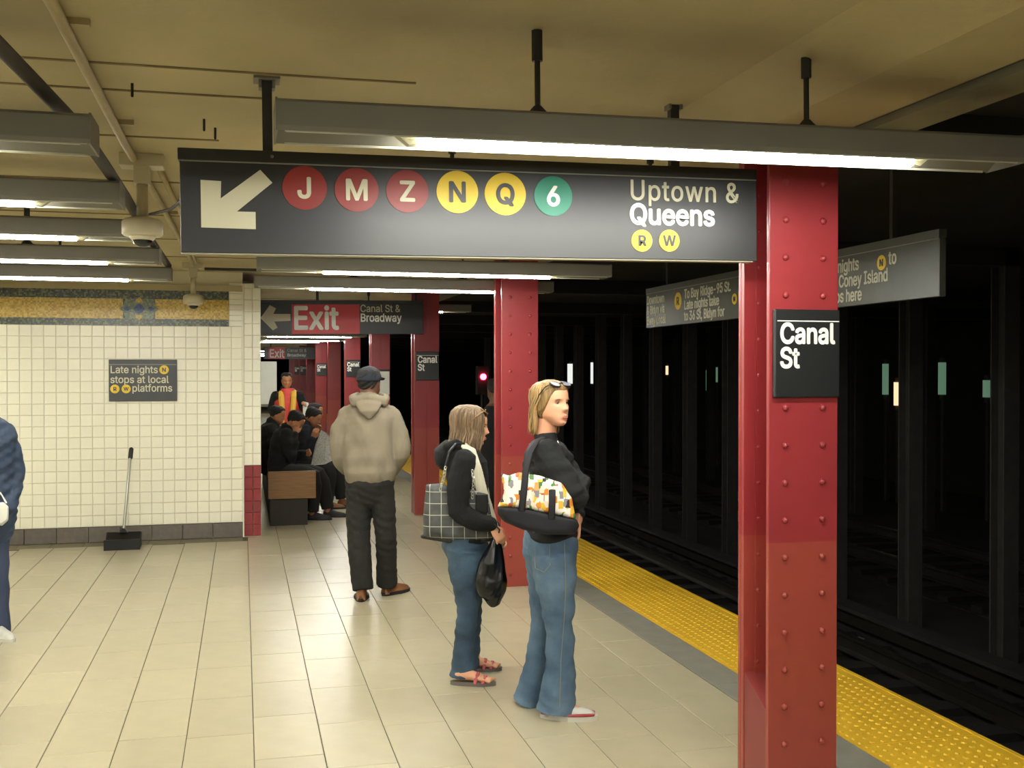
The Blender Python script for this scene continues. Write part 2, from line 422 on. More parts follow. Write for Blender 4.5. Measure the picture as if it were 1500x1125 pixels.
# steel columns between the tracks (H sections)
def hcol(h, wd, dp, m, name):
    b = MB(); t = .02
    return [('flange', MB().box(0, wd, 0, t, 0, h)), ('flange', MB().box(0, wd, dp - t, dp, 0, h)), ('web', MB().box(wd / 2 - .01, wd / 2 + .01, t, dp - t, 0, h))]
protoC = thing('track_column', 'x', 'column', (7.03, 8.75, -1.08))
for nm, b in hcol(3.98, .17, .2, M_steeld, ''): b.obj(nm, M_steeld, protoC)
places = ['far right edge of the photo, beyond the rails', 'just right of the red sign column']
nidx = 0
ordn = ['nearest', 'second nearest', 'third', 'fourth', 'fifth', 'sixth', 'seventh', 'eighth', 'ninth', 'tenth', 'eleventh', 'twelfth', 'thirteenth', 'fourteenth', 'fifteenth', 'sixteenth']
for k in range(16):
    o = protoC if k == 0 else copy_tree(protoC)
    o.location = (7.03, 8.75 + 1.5 * k, -1.08)
    tag(o, 'dark steel column between the tracks, %s in the first row' % ordn[k], 'column', 'dark columns between the tracks')
for k in range(12):
    o = copy_tree(protoC); o.location = (11.6, 11.9 + 2.25 * k, -1.08)
    tag(o, 'dark steel column beyond the second track, %s in the back row' % ordn[k], 'column', 'dark columns beyond the second track')
for (x, y, lab) in ((6.0, 9.6, 'small pale scrap of litter on the trackbed right of the sign column'), (5.2, 7.6, 'flat grey scrap of litter between the near rails'), (5.25, 6.2, 'crumpled pale wrapper between the rails at lower right')):
    b = MB(); b.ball((0, 0, .02), (.07, .04, .018), 7, 4)
    for i, v in enumerate(b.v): b.v[i] = (v[0] + .01 * math.sin(i * 3), v[1] + .01 * math.cos(i * 5), v[2])
    tag(b.obj('litter', mat('litter_paper', '9A968A', .8), loc=(x, y, -1.0)), lab, 'litter')

# ------------------------------------------------------------------ red platform columns
rv = MB()
rings = []
for a in (0, .35, .7, 1.05, 1.4): rings.append([(.0135 * math.cos(a) * math.cos(2 * math.pi * q / 10), -.015 * math.sin(a), .0135 * math.cos(a) * math.sin(2 * math.pi * q / 10)) for q in range(10)])
rv.rings(rings)
rme = rv.mesh('rivet', M_red, smooth=True)
colnames = ['nearest red riveted column with a station name plate', 'second red riveted column, behind the two standing women', 'third red column with a station name plate, right of the hooded man',
            'fourth red column with a blank white poster', 'fifth red column with a small name plate, behind the cap', 'sixth red column, bare, left of the capped man', 'seventh red column with a tiny name plate',
            'eighth red column, bare and far off', 'ninth red column with a tiny name plate far off', 'tenth red column, among the farthest', 'eleventh red column, farthest one seen']
def column(k):
    y = Y0 + PITCH * k; wd = CX1 - CX0
    t = thing('steel_column', colnames[k], 'column', (CX0, y, 0), group='red platform columns')
    rivs = k < 2
    if rivs:
        bevel(MB().box(0, wd, 0, .022, 0, 2.67).obj('front_flange', M_red, t), .003)
    else:
        for a, b in ((0, wd / 2 - .003), (wd / 2 + .003, wd)): MB().box(a, b, 0, .022, 0, 2.67).obj('front_flange', M_red, t)
        MB().box(wd / 2 - .01, wd / 2 + .01, .008, .022, 0, 2.67).obj('joint', M_redgrey, t)
    bevel(MB().box(0, wd, .215, .24, 0, 2.67).obj('back_flange', M_red, t), .002)
    bevel(MB().box(0, wd, .243, .265, 0, 2.67).obj('cover_plate', M_red, t), .002)
    MB().box(wd / 2 - .008, wd / 2 + .008, .022, .215, 0, 2.67).obj('web', M_red, t)
    if k < 3:
        for s_ in (-1, 1):
            x0 = wd / 2 + s_ * .008; x1 = wd / 2 + s_ * .1
            a = MB(); a.box(min(x0, x1), max(x0, x1), .204, .215, 0, 2.67); a.box(min(x0, x0 + s_ * .012), max(x0, x0 + s_ * .012), .12, .215, 0, 2.67); a.obj('angle', M_red, t)
    f = MB()
    for s_ in (-1, 1):
        xa, xb = (0.004, wd / 2) if s_ < 0 else (wd / 2, wd - .004)
        f.prism([(.022, 0), (.215, 0), (.215, .48), (.022, .38)], 'x', xa, xb)
    f.obj('base_fill', M_redgrey, t)
    if rivs:
        for j in range(18):
            z = .1 + j * .147
            for x in (.07, .232):
                if k == 0 and 1.60 < z < 1.97: continue
                inst(rme, 'rivet', t, (x, 0, z))
            if z > .5: inst(rme, 'rivet', t, (.062, .215, z - .02))
            if k == 1 and z > .5: inst(rme, 'rivet', t, (.01, .0, z + .01)) if False else None
    return t
for k in range(11): column(k)
def name_plate(k, small=0):
    y = Y0 + PITCH * k
    t = thing('station_sign', ['black station name plate on the nearest red column', '', 'black station name plate on the third red column', '', 'small black name plate on the red column behind the cap', '', 'tiny black name plate on the seventh red column', '', 'tiny black name plate on the ninth red column', 'tiny name plate on the tenth red column'][k], 'sign', (CX0 + .012, y - .022, 1.61), group='station name plates')
    W, Hh = .285, .345
    bevel(MB().box(0, W, 0, .020, 0, Hh).obj('panel', M_sign, t), .006, 3)
    MB().box(.012, W - .006, -.002, 0, Hh - .048, Hh - .044).obj('stripe', M_signw, t)
    text('Canal', .106, M_signw, t, (.022, -.0005, .213), bold=.020, xs=.84)
    text('St', .106, M_signw, t, (.022, -.0005, .118), bold=.020, xs=.84)
for k in (0, 2, 4, 6, 8, 9): name_plate(k)
t = thing('poster', 'blank white poster on the fourth red column', 'poster', (CX0 + .13, Y0 + PITCH * 3 - .01, 1.35))
MB().box(-.1, .16, -.004, .008, 0, .37).obj('sheet', M_post, t); MB().box(-.11, .17, .0, .009, .37, .40).obj('top_clip', M_fixd, t)

# ------------------------------------------------------------------ light fixtures
def light(label, x0, x1, y, tx0, tx1, rods=True, far=False, group='ceiling light fixtures', z=2.38, dead=False):
    t = thing('ceiling_light', label, 'light', (x0, y, z), group=group); L_ = x1 - x0
    h = MB(); h.prism([(-.095, .0), (-.10, .012), (-.10, .078), (-.088, .088), (.088, .088), (.10, .078), (.10, .012), (.095, 0), (.088, 0), (.045, .03), (-.045, .03), (-.088, 0)], 'x', .004, L_ - .004)
    h.obj('housing', M_fix, t)
    for xx in (0, L_ - .006):
        e_ = MB(); e_.prism([(-.1, -.002), (-.103, .01), (-.103, .080), (-.09, .091), (.09, .091), (.103, .080), (.103, .01), (.1, -.002)], 'x', xx, xx + .006)
        e_.obj('end_cap', M_fix, t)
    r_ = MB(); r_.box(.03, L_ - .03, -.088, -.084, -.004, .004); r_.box(.03, L_ - .03, .084, .088, -.004, .004); r_.box(.03, L_ - .03, -.05, .05, .026, .031)
    r_.obj('reflector', M_refl, t)
    tb = MB(); tb.tube([(tx0 - x0, -.02, .0), (tx1 - x0, -.02, .0)], .019, n=12, round_ends=False)
    tb.obj('tube', M_tubel if x0 < 0 else M_tube, t, smooth=False)
    for xx, d in ((tx0 - x0, -1), (tx1 - x0, 1)):
        s_ = MB(); s_.tube([(xx, -.02, 0), (xx + d * .03, -.02, 0)], .016, n=8, round_ends=False)
        s_.prism([(xx + d * .01, -.01), (xx + d * .03, -.015), (xx + d * .09, .03), (xx + d * .02, .03)], 'y', -.035, 0); s_.obj('socket', M_socket, t)
    if rods:
        for xx in (.32 * L_, .69 * L_):
            r = MB(); r.tube([(xx, 0, .085), (xx, 0, CZ - z)], .009, n=8, round_ends=False); r.tube([(xx, 0, CZ - z - .1), (xx, 0, CZ - z)], .017, n=8, round_ends=False)
            r.tube([(xx, 0, .088), (xx, 0, .105), (xx, 0, .125)], [.04, .03, .012], n=8, round_ends=False); r.box(xx - .05, xx + .05, -.03, .03, .088, .096)
            r.obj('hanger_rod', M_fixd, t)
    return t
light('large ceiling light right above the direction sign with route bullets', .09, 2.52, 3.13, .50, 2.13).rotation_euler = (0, -R(.6), 0)
light('ceiling light hidden behind the direction sign, nearer one', .09, 2.52, 4.5, .50, 2.10)
light('ceiling light hidden behind the direction sign, farther one', .09, 2.52, 5.9, .50, 2.10)
light('ceiling light just below the lower edge of the big sign', .09, 2.52, 7.25, .52, 2.09)
light('ceiling light directly above the red exit sign', .09, 2.52, 8.7, .52, 2.02)
light('ceiling light seen at the right end of the red exit sign', .9, 2.75, 13.12, 1.1, 2.40, z=2.46)
for i, y in enumerate((26.2, 29.4)): light('added far ceiling light above the second exit sign, %s one' % ordn[i], .15, 2.3, y, .45, 2.0, rods=False, z=2.52)  # fixtures added to brighten the distant columns and signs
for i, y in enumerate((14.9, 17.6, 20.6, 23.2, 35, 40, 45)):
    light('distant ceiling light over the benches, %s beyond the exit sign' % ordn[i], .15, 2.3, y, .45, 2.0, far=False, rods=False)
for i, y in enumerate((3.45, 4.6, 5.72, 6.95, 8.2)):
    light(['nearest ceiling light at upper left with an unlit end', 'second ceiling light from the camera in the left row', 'third ceiling light in the left row, above the security camera', 'fourth ceiling light in the left row', 'farthest ceiling light of the left row, near the mosaic'][i], -2.95, (-.43, -.47, -.50, -.49, -.50)[i], y, -2.5, -.80)
for i, y in enumerate((3.25, 5.72, 8.2)):
    light('ceiling light out of view at far left, %s along' % ordn[i], -5.9, -3.45, y, -5.4, -3.9)
light('ceiling light by the far left mosaic wall, outside the view', -5.6, -2.75, 10.35, -5.3, -2.95)
for i, y in enumerate((1.0, -.4, -1.9)): light('added ceiling light over the platform behind the camera, %s one back' % ordn[i], .09, 2.52, y, .5, 2.1)  # unseen fixtures added to brighten faces turned to the camera
for i, y in enumerate((1.0, -.6)): light('added ceiling light left of and behind the camera, %s one back' % ordn[i], -2.95, -.5, y, -2.5, -.8)  # further unseen fixtures added as fill from behind

# ------------------------------------------------------------------ hanging direction sign
t = thing('direction_sign', 'large black hanging direction sign with white arrow and coloured route bullets', 'sign', (-.205, 3.85, 2.12)); TILT = R(.66); t.rotation_euler = (0, -TILT, 0)
W, Hh = 2.165, .352
bevel(MB().box(0, W, 0, .05, 0, Hh - .035).obj('panel', M_sign, t), .003)
bevel(MB().box(-.006, W, -.003, .055, Hh - .033, Hh + .008).obj('top_rail', M_sign, t), .003)
MB().box(0.004, W - .004, -.0045, .0, Hh - .038, Hh - .034).obj('stripe', mat('sign_stripe', '8F8F82', .4), t)
MB().box(0, W - .02, .0, .05, -.004, 0).obj('bottom_rail', mat('sign_rail', '9A947C', .5), t)
sx = lambda px: (px - 262) / (1112 - 262) * W + .0
# arrow
ar = MB()
def apx(px, py): # px,py in photo around left part
    d = 2.165 / 850
    return ((px - 262) * 2.54e-3, (372 - py) * 2.30e-3)
pts = [(289, 334), (361, 335), (361, 309), (336, 309), (384, 264), (368, 245), (315, 290), (316, 264), (289, 263)]
ar.prism([apx(*p) for p in pts], 'y', -.004, .001); ar.obj('arrow', M_signc, t)
for ch, px, py, r, m, cm in (('J', 448, 276, 32, M_bred, M_signc), ('M', 524, 279, 32, M_bred, M_signc), ('Z', 598, 281, 31, M_bred, M_signc), ('N', 671, 282, 31, M_byel, M_sign), ('Q', 741, 285, 31, M_byel, M_sign), ('6', 811, 288, 29, M_bgrn, M_signw)):
    fr_ = (px - 262) / 850
    X = W * (fr_ * (1 - .13) + .13 * fr_ * fr_) if False else None
    # exact position on the sign plane from the photo's perspective
    u = (px - 750) / F; rx = u * math.cos(YAW) + math.sin(YAW); ry = -u * math.sin(YAW) + math.cos(YAW)
    X = rx / ry * 3.85 + .205; dep = 3.85 / ry
    Z = CAMH + (545 - py) / F * dep - 2.12 - X * TILT
    bullet(ch, r / F * dep * 1.0, m, t, (X, -.001, Z), cm, k=1.15 if ch != '6' else 1.2)
def spx(px, py, Y=3.85, x0=-.205, z0=2.12):
    u = (px - 750) / F; rx = u * math.cos(YAW) + math.sin(YAW); ry = -u * math.sin(YAW) + math.cos(YAW)
    return rx / ry * Y - x0, CAMH + (545 - py) / F * Y / ry - z0 - (rx / ry * Y - x0) * TILT
X, Z = spx(922, 293); text('Uptown &', .104, M_signc, t, (X, -.001, Z), bold=.008, xs=.91, sp=1.06)
X, Z = spx(922, 328); text('Queens', .104, M_signw, t, (X, -.001, Z), bold=.020, xs=.95)
for ch, px in (('R', 940), ('W', 980)):
    X, Z = spx(px, 353); bullet(ch, .042, M_byel, t, (X, -.001, Z), M_sign, k=1.15)
for px in (395, 992):
    X, Z = spx(px, 160)
    h = MB(); h.box(X - .017, X + .017, .01, .045, Hh, CZ - 2.12 - .008); h.obj('hanger', M_fixd, t)
    h = MB(); h.box(X - .045, X + .045, -.02, .07, CZ - 2.12 - .012, CZ - 2.12); h.box(X - .028, X - .018, 0, .05, CZ - 2.16, CZ - 2.12); h.box(X + .018, X + .028, 0, .05, CZ - 2.16, CZ - 2.12); h.obj('ceiling_plate', M_fix, t)
b = MB(); b.ball((.31, -.004, Hh - .012), .006, 8, 6); b.obj('screw', M_fix, t)

# ------------------------------------------------------------------ exit sign
t = thing('exit_sign', 'hanging sign with white left arrow, red exit field and black street panel', 'sign', (.187, 12.6, 2.14)); t.rotation_euler = (0, -TILT, 0)
W2, H2 = 1.892, .35
def ex(px, py): return spx(px, py, 12.6, .187, 2.14)
bevel(MB().box(0, W2, .002, .05, 0, H2).obj('panel', M_sign, t), .003)
MB().box(-.004, W2, -.002, .054, H2 + .002, H2 + .045).obj('top_rail', M_sign, t)
xa, xb = ex(428, 0)[0], ex(527, 0)[0]
MB().box(xa, xb, -.003, .002, 0.004, H2 - .004).obj('red_field', M_sred, t)
ar = MB(); pp = [(382, 466), (396, 447), (405, 452), (401, 460), (426, 460), (426, 470), (402, 471), (407, 480), (400, 484)]
ar.prism([ex(*p) for p in pp], 'y', -.003, .002); ar.obj('arrow', M_signc, t)
X, Z = ex(429, 482); text('Exit', .355, M_signw, t, (X + .0, -.004, Z), bold=.018, xs=.88)
X, Z = ex(528, 457); text('Canal St &', .115, M_signc, t, (X, .001, Z), bold=.008, xs=.86)
X, Z = ex(528, 471); text('Broadway', .125, M_signw, t, (X, .001, Z), bold=.016, xs=.84)
for px in (466, 610):
    X, Z = ex(px, 430); MB().box(X - .015, X + .015, .01, .04, H2 + .04, CZ - 2.14).obj('hanger', M_fixd, t)
t = thing('exit_sign', 'tiny second exit sign far down the platform below the first', 'sign', (.62, 33, 2.10))
MB().box(0, 1.5, .002, .05, 0, .36).obj('panel', M_sign, t); MB().box(.12, .62, -.003, .002, .0, .36).obj('red_field', M_sred, t)
text('Exit', .33, M_signw, t, (.15, -.004, .05), bold=.015, xs=.8); text('Canal St &', .12, M_signc, t, (.68, .0, .22)); text('Broadway', .12, M_signw, t, (.68, .0, .08), bold=.01)
for x in (.2, 1.3): MB().box(x - .015, x + .015, .01, .04, .36, CZ - 2.1).obj('hanger', M_fixd, t)

# ------------------------------------------------------------------ sign along the tracks
t = thing('track_sign', 'long dim black sign with downtown train directions hung beside the track', 'sign', (3.66, 9.42, 2.12), rz=R(-90))
# local x runs towards the camera, -y local faces the platform
L3, H3 = 4.35, .315
M_signg = mat('worn_black_sign', '54574F', .35, var=.15)
bevel(MB().box(0, L3, 0, .04, 0, H3 + .0).obj('panel', M_signg, t), .003)
MB().box(0, L3, -.004, .044, H3 + .003, H3 + .05).obj('top_rail', M_signg, t)
MB().box(.004, L3 - .004, -.003, .001, H3 - .002, H3 + .002).obj('stripe', mat('sign_stripe', '8F8F82'), t)
M_dim = mat('sign_faded_white', 'D2D2BC', .5)
for i, s in enumerate(('Downtown', '& Bklyn via', 'Bway Local')): text(s, .105, M_dim, t, (.02, -.0005, .218 - i * .094), bold=.012, xs=.82)
bullet('R', .075, M_byel, t, (.76, -.001, .205), M_sign, k=1.1)
for i, s in enumerate(('To Bay Ridge-95 St.', 'Late nights take', 'to 36 St, Bklyn for')): text(s, .105, M_dim, t, (.89, -.0005, .218 - i * .094), bold=.012, xs=.9)
bullet('N', .042, M_byel, t, (1.86, -.001, .15), M_sign, k=1.1)
for i, (s, xx) in enumerate((('Late nights', 3.13), ('Coney Island', 3.34), ('stops here', 3.18))): text(s, .105, M_dim, t, (xx, -.0005, .218 - i * .094), bold=.012, xs=.82)
bullet('N', .045, M_byel, t, (3.81, -.001, .235), M_sign, k=1.1)
text('to', .105, M_dim, t, (3.88, -.0005, .218), bold=.012, xs=.82)
for x in (.5, 2.2, 3.9): MB().box(x - .015, x + .015, .0, .03, H3 + .04, 2.9 - 2.12).obj('hanger', M_steeld, t)

# ------------------------------------------------------------------ small wall sign
t = thing('wall_sign', 'small black wall sign about late night stops on the white tiles', 'sign', (-1.305, WALLY - .03, 1.415))
W4, H4 = .655, .42
bevel(MB().box(0, W4, 0, .024, 0, H4).obj('panel', M_sign, t), .004)
MB().box(.006, W4 - .006, -.002, .0, H4 - .052, H4 - .046).obj('stripe', mat('sign_stripe', '8F8F82'), t)
text('Late nights', .098, M_signc, t, (.012, -.0005, .285), bold=.01, xs=.92); text('stops at local', .098, M_signc, t, (.012, -.0005, .185), bold=.01, xs=.93); text('platforms', .098, M_signc, t, (.22, -.0005, .098), bold=.01, xs=.90)
bullet('N', .046, M_byel, t, (.53, -.001, .318), M_sign, k=1.1)
bullet('R', .044, M_byel, t, (.058, -.001, .125), M_sign, k=1.1); bullet('W', .044, M_byel, t, (.165, -.001, .125), M_sign, k=1.0)

# ------------------------------------------------------------------ dustpan
t = thing('dustpan', 'black long-handled lobby dustpan standing against the tiled wall', 'dustpan', (-1.13, 11.02, 0))
b = MB(); b.prism([(-.13, 0), (.09, 0), (.11, .05), (.11, .14), (.02, .155), (-.1, .04)], 'x', -.16, .16)
bevel(b.obj('pan', M_blackpl, t), .008)
MB().box(-.165, .165, -.15, -.128, 0, .10).obj('lip', M_blackpl, t)
b = MB(); b.prism([(-.04, .15), (.04, .15), (.015, .19), (-.015, .19)], 'y', -.02, .05); b.obj('handle_bracket', M_blackpl, t)
MB().tube([(0, .01, .16), (.045, .22, .88)], .014, n=10).obj('handle', M_pole, t, smooth=True)
MB().tube([(.045, .22, .86), (.051, .245, .94)], .022, n=10).obj('grip', M_grip, t, smooth=True)

# ------------------------------------------------------------------ security cameras and conduits
def seccam(x, y, label):
    t = thing('security_camera', label, 'camera', (x, y, CZ), group='dome cameras on the ceiling')
    bevel(MB().box(-.10, .10, -.05, .07, -.06, 0).obj('mount_plate', M_camw, t), .005)
    MB().box(-.035, .035, -.05, .05, -.14, -.06).obj('junction_box', M_camw, t)
    MB().tube([(0, 0, -.14), (0, 0, -.31)], .026, n=14, round_ends=False).obj('pole', M_camw, t, smooth=True)
    b = MB(); b.tube([(0, 0, -.295), (0, 0, -.305), (0, 0, -.32), (0, 0, -.375), (0, 0, -.385)], [.04, .08, .094, .094, .084], n=28, round_ends=False); b.obj('dome_housing', M_camw, t, smooth=True)
    b = MB(); b.tube([(0, 0, -.385), (0, 0, -.395), (0, 0, -.405)], [.062, .058, .05], n=24, round_ends=False); b.obj('dome_ring', M_camw, t, smooth=True)
    b = MB(); b.ball((0.0, 0, -.398), (.047, .047, .040), 18, 12); b.obj('smoked_dome', M_glassd, t, smooth=True)
seccam(-.46, 5.37, 'white dome security camera on a pole at upper left, nearer one')
seccam(-.45, 10.55, 'smaller white dome security camera before the mosaic wall')
def pipe(label, pts, r, m, clamps, name='conduit', cl_w=.1):
    t = thing(name, label, 'pipe', (0, 0, 0))
    MB().tube(pts, r, n=12, round_ends=False).obj('tube', m, t, smooth=True)
    for (x, y) in clamps:
        MB().box(x - .022, x + cl_w * .7, y - .012, y + .012, CZ - .02, CZ).obj('clamp', m, t)
    return t
pipe('beige painted conduit running along the ceiling past the security camera', [(-.50, -4, 2.712), (-.50, 5.0, 2.712), (-.47, 7, 2.712), (-.44, 10.4, 2.712)], .018, M_beige, [(-.5, 3.35), (-.5, 4.65), (-.47, 7.2)])
pipe('second beige conduit beside the camera running to the far dome camera', [(-.40, 5.5, 2.715), (-.37, 7.5, 2.715), (-.42, 10.3, 2.715)], .014, M_beige, [(-.38, 7.8)])
pipe('dark grey conduit crossing the ends of the left ceiling lights', [(-.76, 1.5, 2.66), (-.72, 2.7, 2.65), (-.66, 3.05, 2.61), (-.58, 3.40, 2.55), (-.52, 3.75, 2.51), (-.51, 4.4, 2.50), (-.51, 5.1, 2.50), (-.53, 6.9, 2.495), (-.53, 8.3, 2.495)], .023, M_dkpipe, [])
t = thing('junction_box', 'dark pipe junction where conduits meet at the upper left corner', 'box', (-.70, 2.80, 2.64))
bevel(MB().box(-.13, .03, -.14, .06, -.03, .07).obj('box', M_dkpipe, t), .012); MB().tube([(-.1, -.1, -.02), (-.1, -.1, -.12)], .02).obj('stub', mat('dull_red_stub', '5E3A34', .6), t)
pipe('thin black cable sagging from the camera box to the big sign', [(-.42, 5.3, 2.45), (-.30, 4.9, 2.42), (-.15, 4.3, 2.44), (0, 3.95, 2.43)], .007, M_fixd, [], name='cable')
pipe('thin brown pipe along the ceiling above the mosaic wall', [(-.35, 10.6, 2.69), (.6, 10.6, 2.69), (2.4, 10.6, 2.69)], .014, M_dkpipe, [])
for i, (x, y) in enumerate(((-.38, 4.05), (.05 - .2, 4.55), (-.11, 4.7))):
    tag(MB().tube([(x, y, CZ), (x, y, CZ - .045)], .005, n=6).obj('anchor_bolt', M_fixd), ['short iron bolt in the ceiling beside the beige conduit', 'short iron bolt in the ceiling left of the sign hanger, left of two', 'short iron bolt in the ceiling left of the sign hanger, right of two'][i], 'bolt')

# ------------------------------------------------------------------ bench, board, glimpses of the lit far platform, signal
t = thing('bench', 'wooden platform bench with solid end panel and seated people', 'bench', (.27, 12.15, 0))
bevel(MB().box(0, .52, 0, .05, .30, .605).obj('end_panel', M_wood, t), .004)
bevel(MB().box(0, .52, 4.9, 4.95, .30, .605).obj('end_panel', M_wood, t), .004)
MB().box(0.02, .43, .03, 4.9, 0, .36).obj('base', M_woodd, t)
for i in range(4): bevel(MB().box(.03 + i * .115, .135 + i * .115, .05, 4.9, .40, .44).obj('seat_board', M_wood, t), .003)
MB().box(0.03, .46, .06, 4.88, .36, .40).obj('seat_support', M_woodd, t)
t = thing('notice_board', 'white notice board standing out from the wall beyond the benches', 'board', (.13, 25, 0))
MB().box(0, .62, 0, .05, .98, 1.95).obj('board', M_post, t); MB().box(-.02, .64, -.01, .06, .92, .98).obj('frame', M_fix, t)
for x in (.03, .54): MB().box(x, x + .05, 0, .05, 0, .95).obj('leg', M_fixd, t)
M_glow = {'w': mat('lit_wall_white', (.72, .75, .7), .5, emit=.6), 'g': mat('lit_wall_green', (.16, .30, .20), .5, emit=.26), 'o': mat('lit_wall_warm', (.9, .62, .35), .5, emit=.7)}  # glowing strips stand in for the opposite platform's lit tile wall
for (px, y0, y1, wp, c, lab) in ((835, 533, 562, 8, 'w', 'white glimpse of lit wall across the tracks beside the blonde head'), (867, 531, 562, 4, 'w', 'thin white glimpse of lit wall across the tracks right of the blonde head'), (977, 536, 549, 4, 'o', 'small warm glimpse of lit wall far across the tracks'), (1036, 542, 572, 4, 'g', 'dim greenish glimpse of lit wall across the tracks left of the sign column'),
                                (1050, 538, 560, 3, 'g', 'faint greenish glimpse of lit wall just left of the sign column'), (1297, 533, 578, 9, 'g', 'green glimpse of lit wall across the tracks right of the sign column'), (1380, 531, 578, 11, 'g', 'middle green glimpse of lit wall across the tracks at right'), (1446, 557, 582, 12, 'g', 'short green glimpse of lit wall across the tracks at far right'), (1314, 560, 594, 9, 'o', 'dim warm glimpse of lit wall across the tracks next to the green one')):
    u = (px - 750) / F; rx = u * math.cos(YAW) + math.sin(YAW); ry = -u * math.sin(YAW) + math.cos(YAW)
    X = 13.5; dep = X / rx; Y = ry * dep; s_ = dep / F
    t = thing('lit_wall_glimpse', lab, 'lamp', (X, Y, CAMH + (545 - y1) * s_))
    hw = wp * s_ / 2; hh = (y1 - y0) * s_
    k_ = .35 if (c != 'w') else 1
    MB().tube([(0, 0, 0), (0, 0, hh)], [hw] * 2, n=10, round_ends=False).obj('glow_strip', M_glow[c], t)
    MB().tube([(.04, .04, -.1), (.04, .04, hh + .1)], hw * .8, n=8, round_ends=False).obj('backing', M_steeld, t)
    p = MB(); p.box(.03, .1, .0, .08, -.1 - (CAMH + (545 - y1) * s_ + 1.08), 0); p.obj('post', M_steeld, t)
u = (708 - 750) / F; rx = u * math.cos(YAW) + math.sin(YAW); ry = -u * math.sin(YAW) + math.cos(YAW)
dep = 30; t = thing('signal', 'red track signal glowing in the dark tunnel', 'signal', (rx * dep, ry * dep, -1.08))
zz = CAMH + (545 - 552) / F * dep + 1.08
MB().box(-.16, .16, .02, .3, zz - .5, zz + .3).obj('housing', M_steeld, t); MB().tube([(0, .15, 0), (0, .15, zz - .5)], .05, n=8).obj('post', M_steeld, t)
MB().ball((0, 0, zz), (.09, .05, .09), 14, 8).obj('lens', mat('red_lens', (1, .03, .08), .3, emit=14), t)
# ------------------------------------------------------------------ people
M_skin = mat('skin_fair', 'D9A07E', .55, var=.08, vscale=12)
M_skin2 = mat('skin_tan', 'A8714E', .55, var=.08, vscale=12)
M_skin3 = mat('skin_brown', '5E3D2C', .55)
M_lip = mat('lip_rose', 'BC7466', .45)
M_eyew = mat('eye_white', 'D8D4CC', .3); M_iris = mat('eye_iris', '3A2A1E', .3); M_brow = mat('brow_hair', '6B4C2C', .8)
def hair_mat(name, a, b): return mat(name, a, .5, col2=b, vscale=14, stretch=(9, 9, .8), bump=.3, bscale=30)
M_hair_b = hair_mat('dark_blonde_hair', 'A08250', '5E4628')
M_hair_lb = hair_mat('light_brown_hair', '84694A', '47372A')
M_hair_d = mat('black_hair', '1A1512', .8, col2='0A0807', vscale=40, bump=.6, bscale=120)
def denim(name, a, b): return mat(name, a, .85, col2=b, vscale=5, bump=.35, bscale=220)
M_jean1 = denim('blue_denim', '688299', '3A5470'); M_jean2 = denim('dark_blue_denim', '4A647A', '26374A'); M_jean3 = denim('navy_denim', '39455F', '28324A')
M_blackp = mat('black_cotton_trousers', '1F1E1A', .9, var=.3, vscale=5, bump=.2, bscale=150)
M_sweat = mat('black_knit', '191B1D', .9, var=.25, vscale=8, bump=.3, bscale=200)
M_hood = mat('black_fleece', '0E0F11', .95, var=.3, vscale=8, bump=.3, bscale=200)
M_tan = mat('tan_sweatshirt', '827866', .9, var=.10, vscale=5, bump=.25, bscale=180)
M_navy = mat('navy_jacket', '2F405A', .6, var=.3, vscale=6, bump=.3, bscale=120)
M_cap = mat('navy_cap', '161E2C', .85, var=.2)
M_scarf = mat('cream_scarf', 'DCD6BE', .95, var=.12, vscale=20, stretch=(12, 12, .6), bump=.5, bscale=60)
M_sole = mat('shoe_sole', 'C9C6BC', .6); M_shoew = mat('white_shoe_leather', 'C6C6BE', .5, var=.15, vscale=20); M_shoet = mat('tan_shoe_leather', '8A5C36', .6, var=.2)
M_shoed = mat('dark_shoe', '1C1B1C', .6); M_redt = mat('shoe_red_trim', '9A2E34', .5); M_stitch = mat('denim_stitch', '8C8A74', .8)
M_sand = mat('grey_sandal', '6E6760', .7); M_pink = mat('pink_sandal_strap', 'B4505A', .6)

def remesh(mb, name, m, parent, vox, smooth=2, folds=None, seed=0):
    me = mb.mesh(name, m)
    o = bpy.data.objects.new(name, me); C.objects.link(o)
    md = o.modifiers.new('r', 'REMESH'); md.mode = 'VOXEL'; md.voxel_size = vox; md.use_smooth_shade = True
    if smooth:
        s = o.modifiers.new('s', 'SMOOTH'); s.iterations = smooth; s.factor = .6
    dg = bpy.context.evaluated_depsgraph_get(); dg.update()
    nm = bpy.data.meshes.new_from_object(o.evaluated_get(dg)); o.modifiers.clear(); o.data = nm; bpy.data.meshes.remove(me)
    nm.name = name; nm.materials.clear(); nm.materials.append(m)
    n = len(nm.vertices)
    if folds:
        co = np.empty(n * 3, 'f'); nm.vertices.foreach_get('co', co); co = co.reshape(-1, 3)
        no = np.empty(n * 3, 'f'); nm.vertices.foreach_get('normal', no); no = no.reshape(-1, 3)
        rg = np.random.RandomState(seed + 11); d = np.zeros(n)
        for (amp, fx, fz) in folds:
            for q in range(3):
                k = np.array([rg.uniform(-fx, fx), rg.uniform(-fx, fx), rg.uniform(.5, 1) * fz * rg.choice([-1, 1])])
                warp = 1.3 * np.sin(co @ (rg.uniform(-1, 1, 3) * 9) + rg.uniform(0, 6))
                s = np.sin(co @ k + warp + rg.uniform(0, 6))
                gate = .5 + .5 * np.sin(co @ (rg.uniform(-1, 1, 3) * 7) + rg.uniform(0, 6))
                d += amp * (np.sign(s) * np.abs(s) ** 1.4) * gate / 2
        co = co + no * d[:, None]
        nm.vertices.foreach_set('co', co.astype('f').ravel())
    nm.polygons.foreach_set('use_smooth', [True] * len(nm.polygons)); nm.update()
    o.parent = parent
    return o

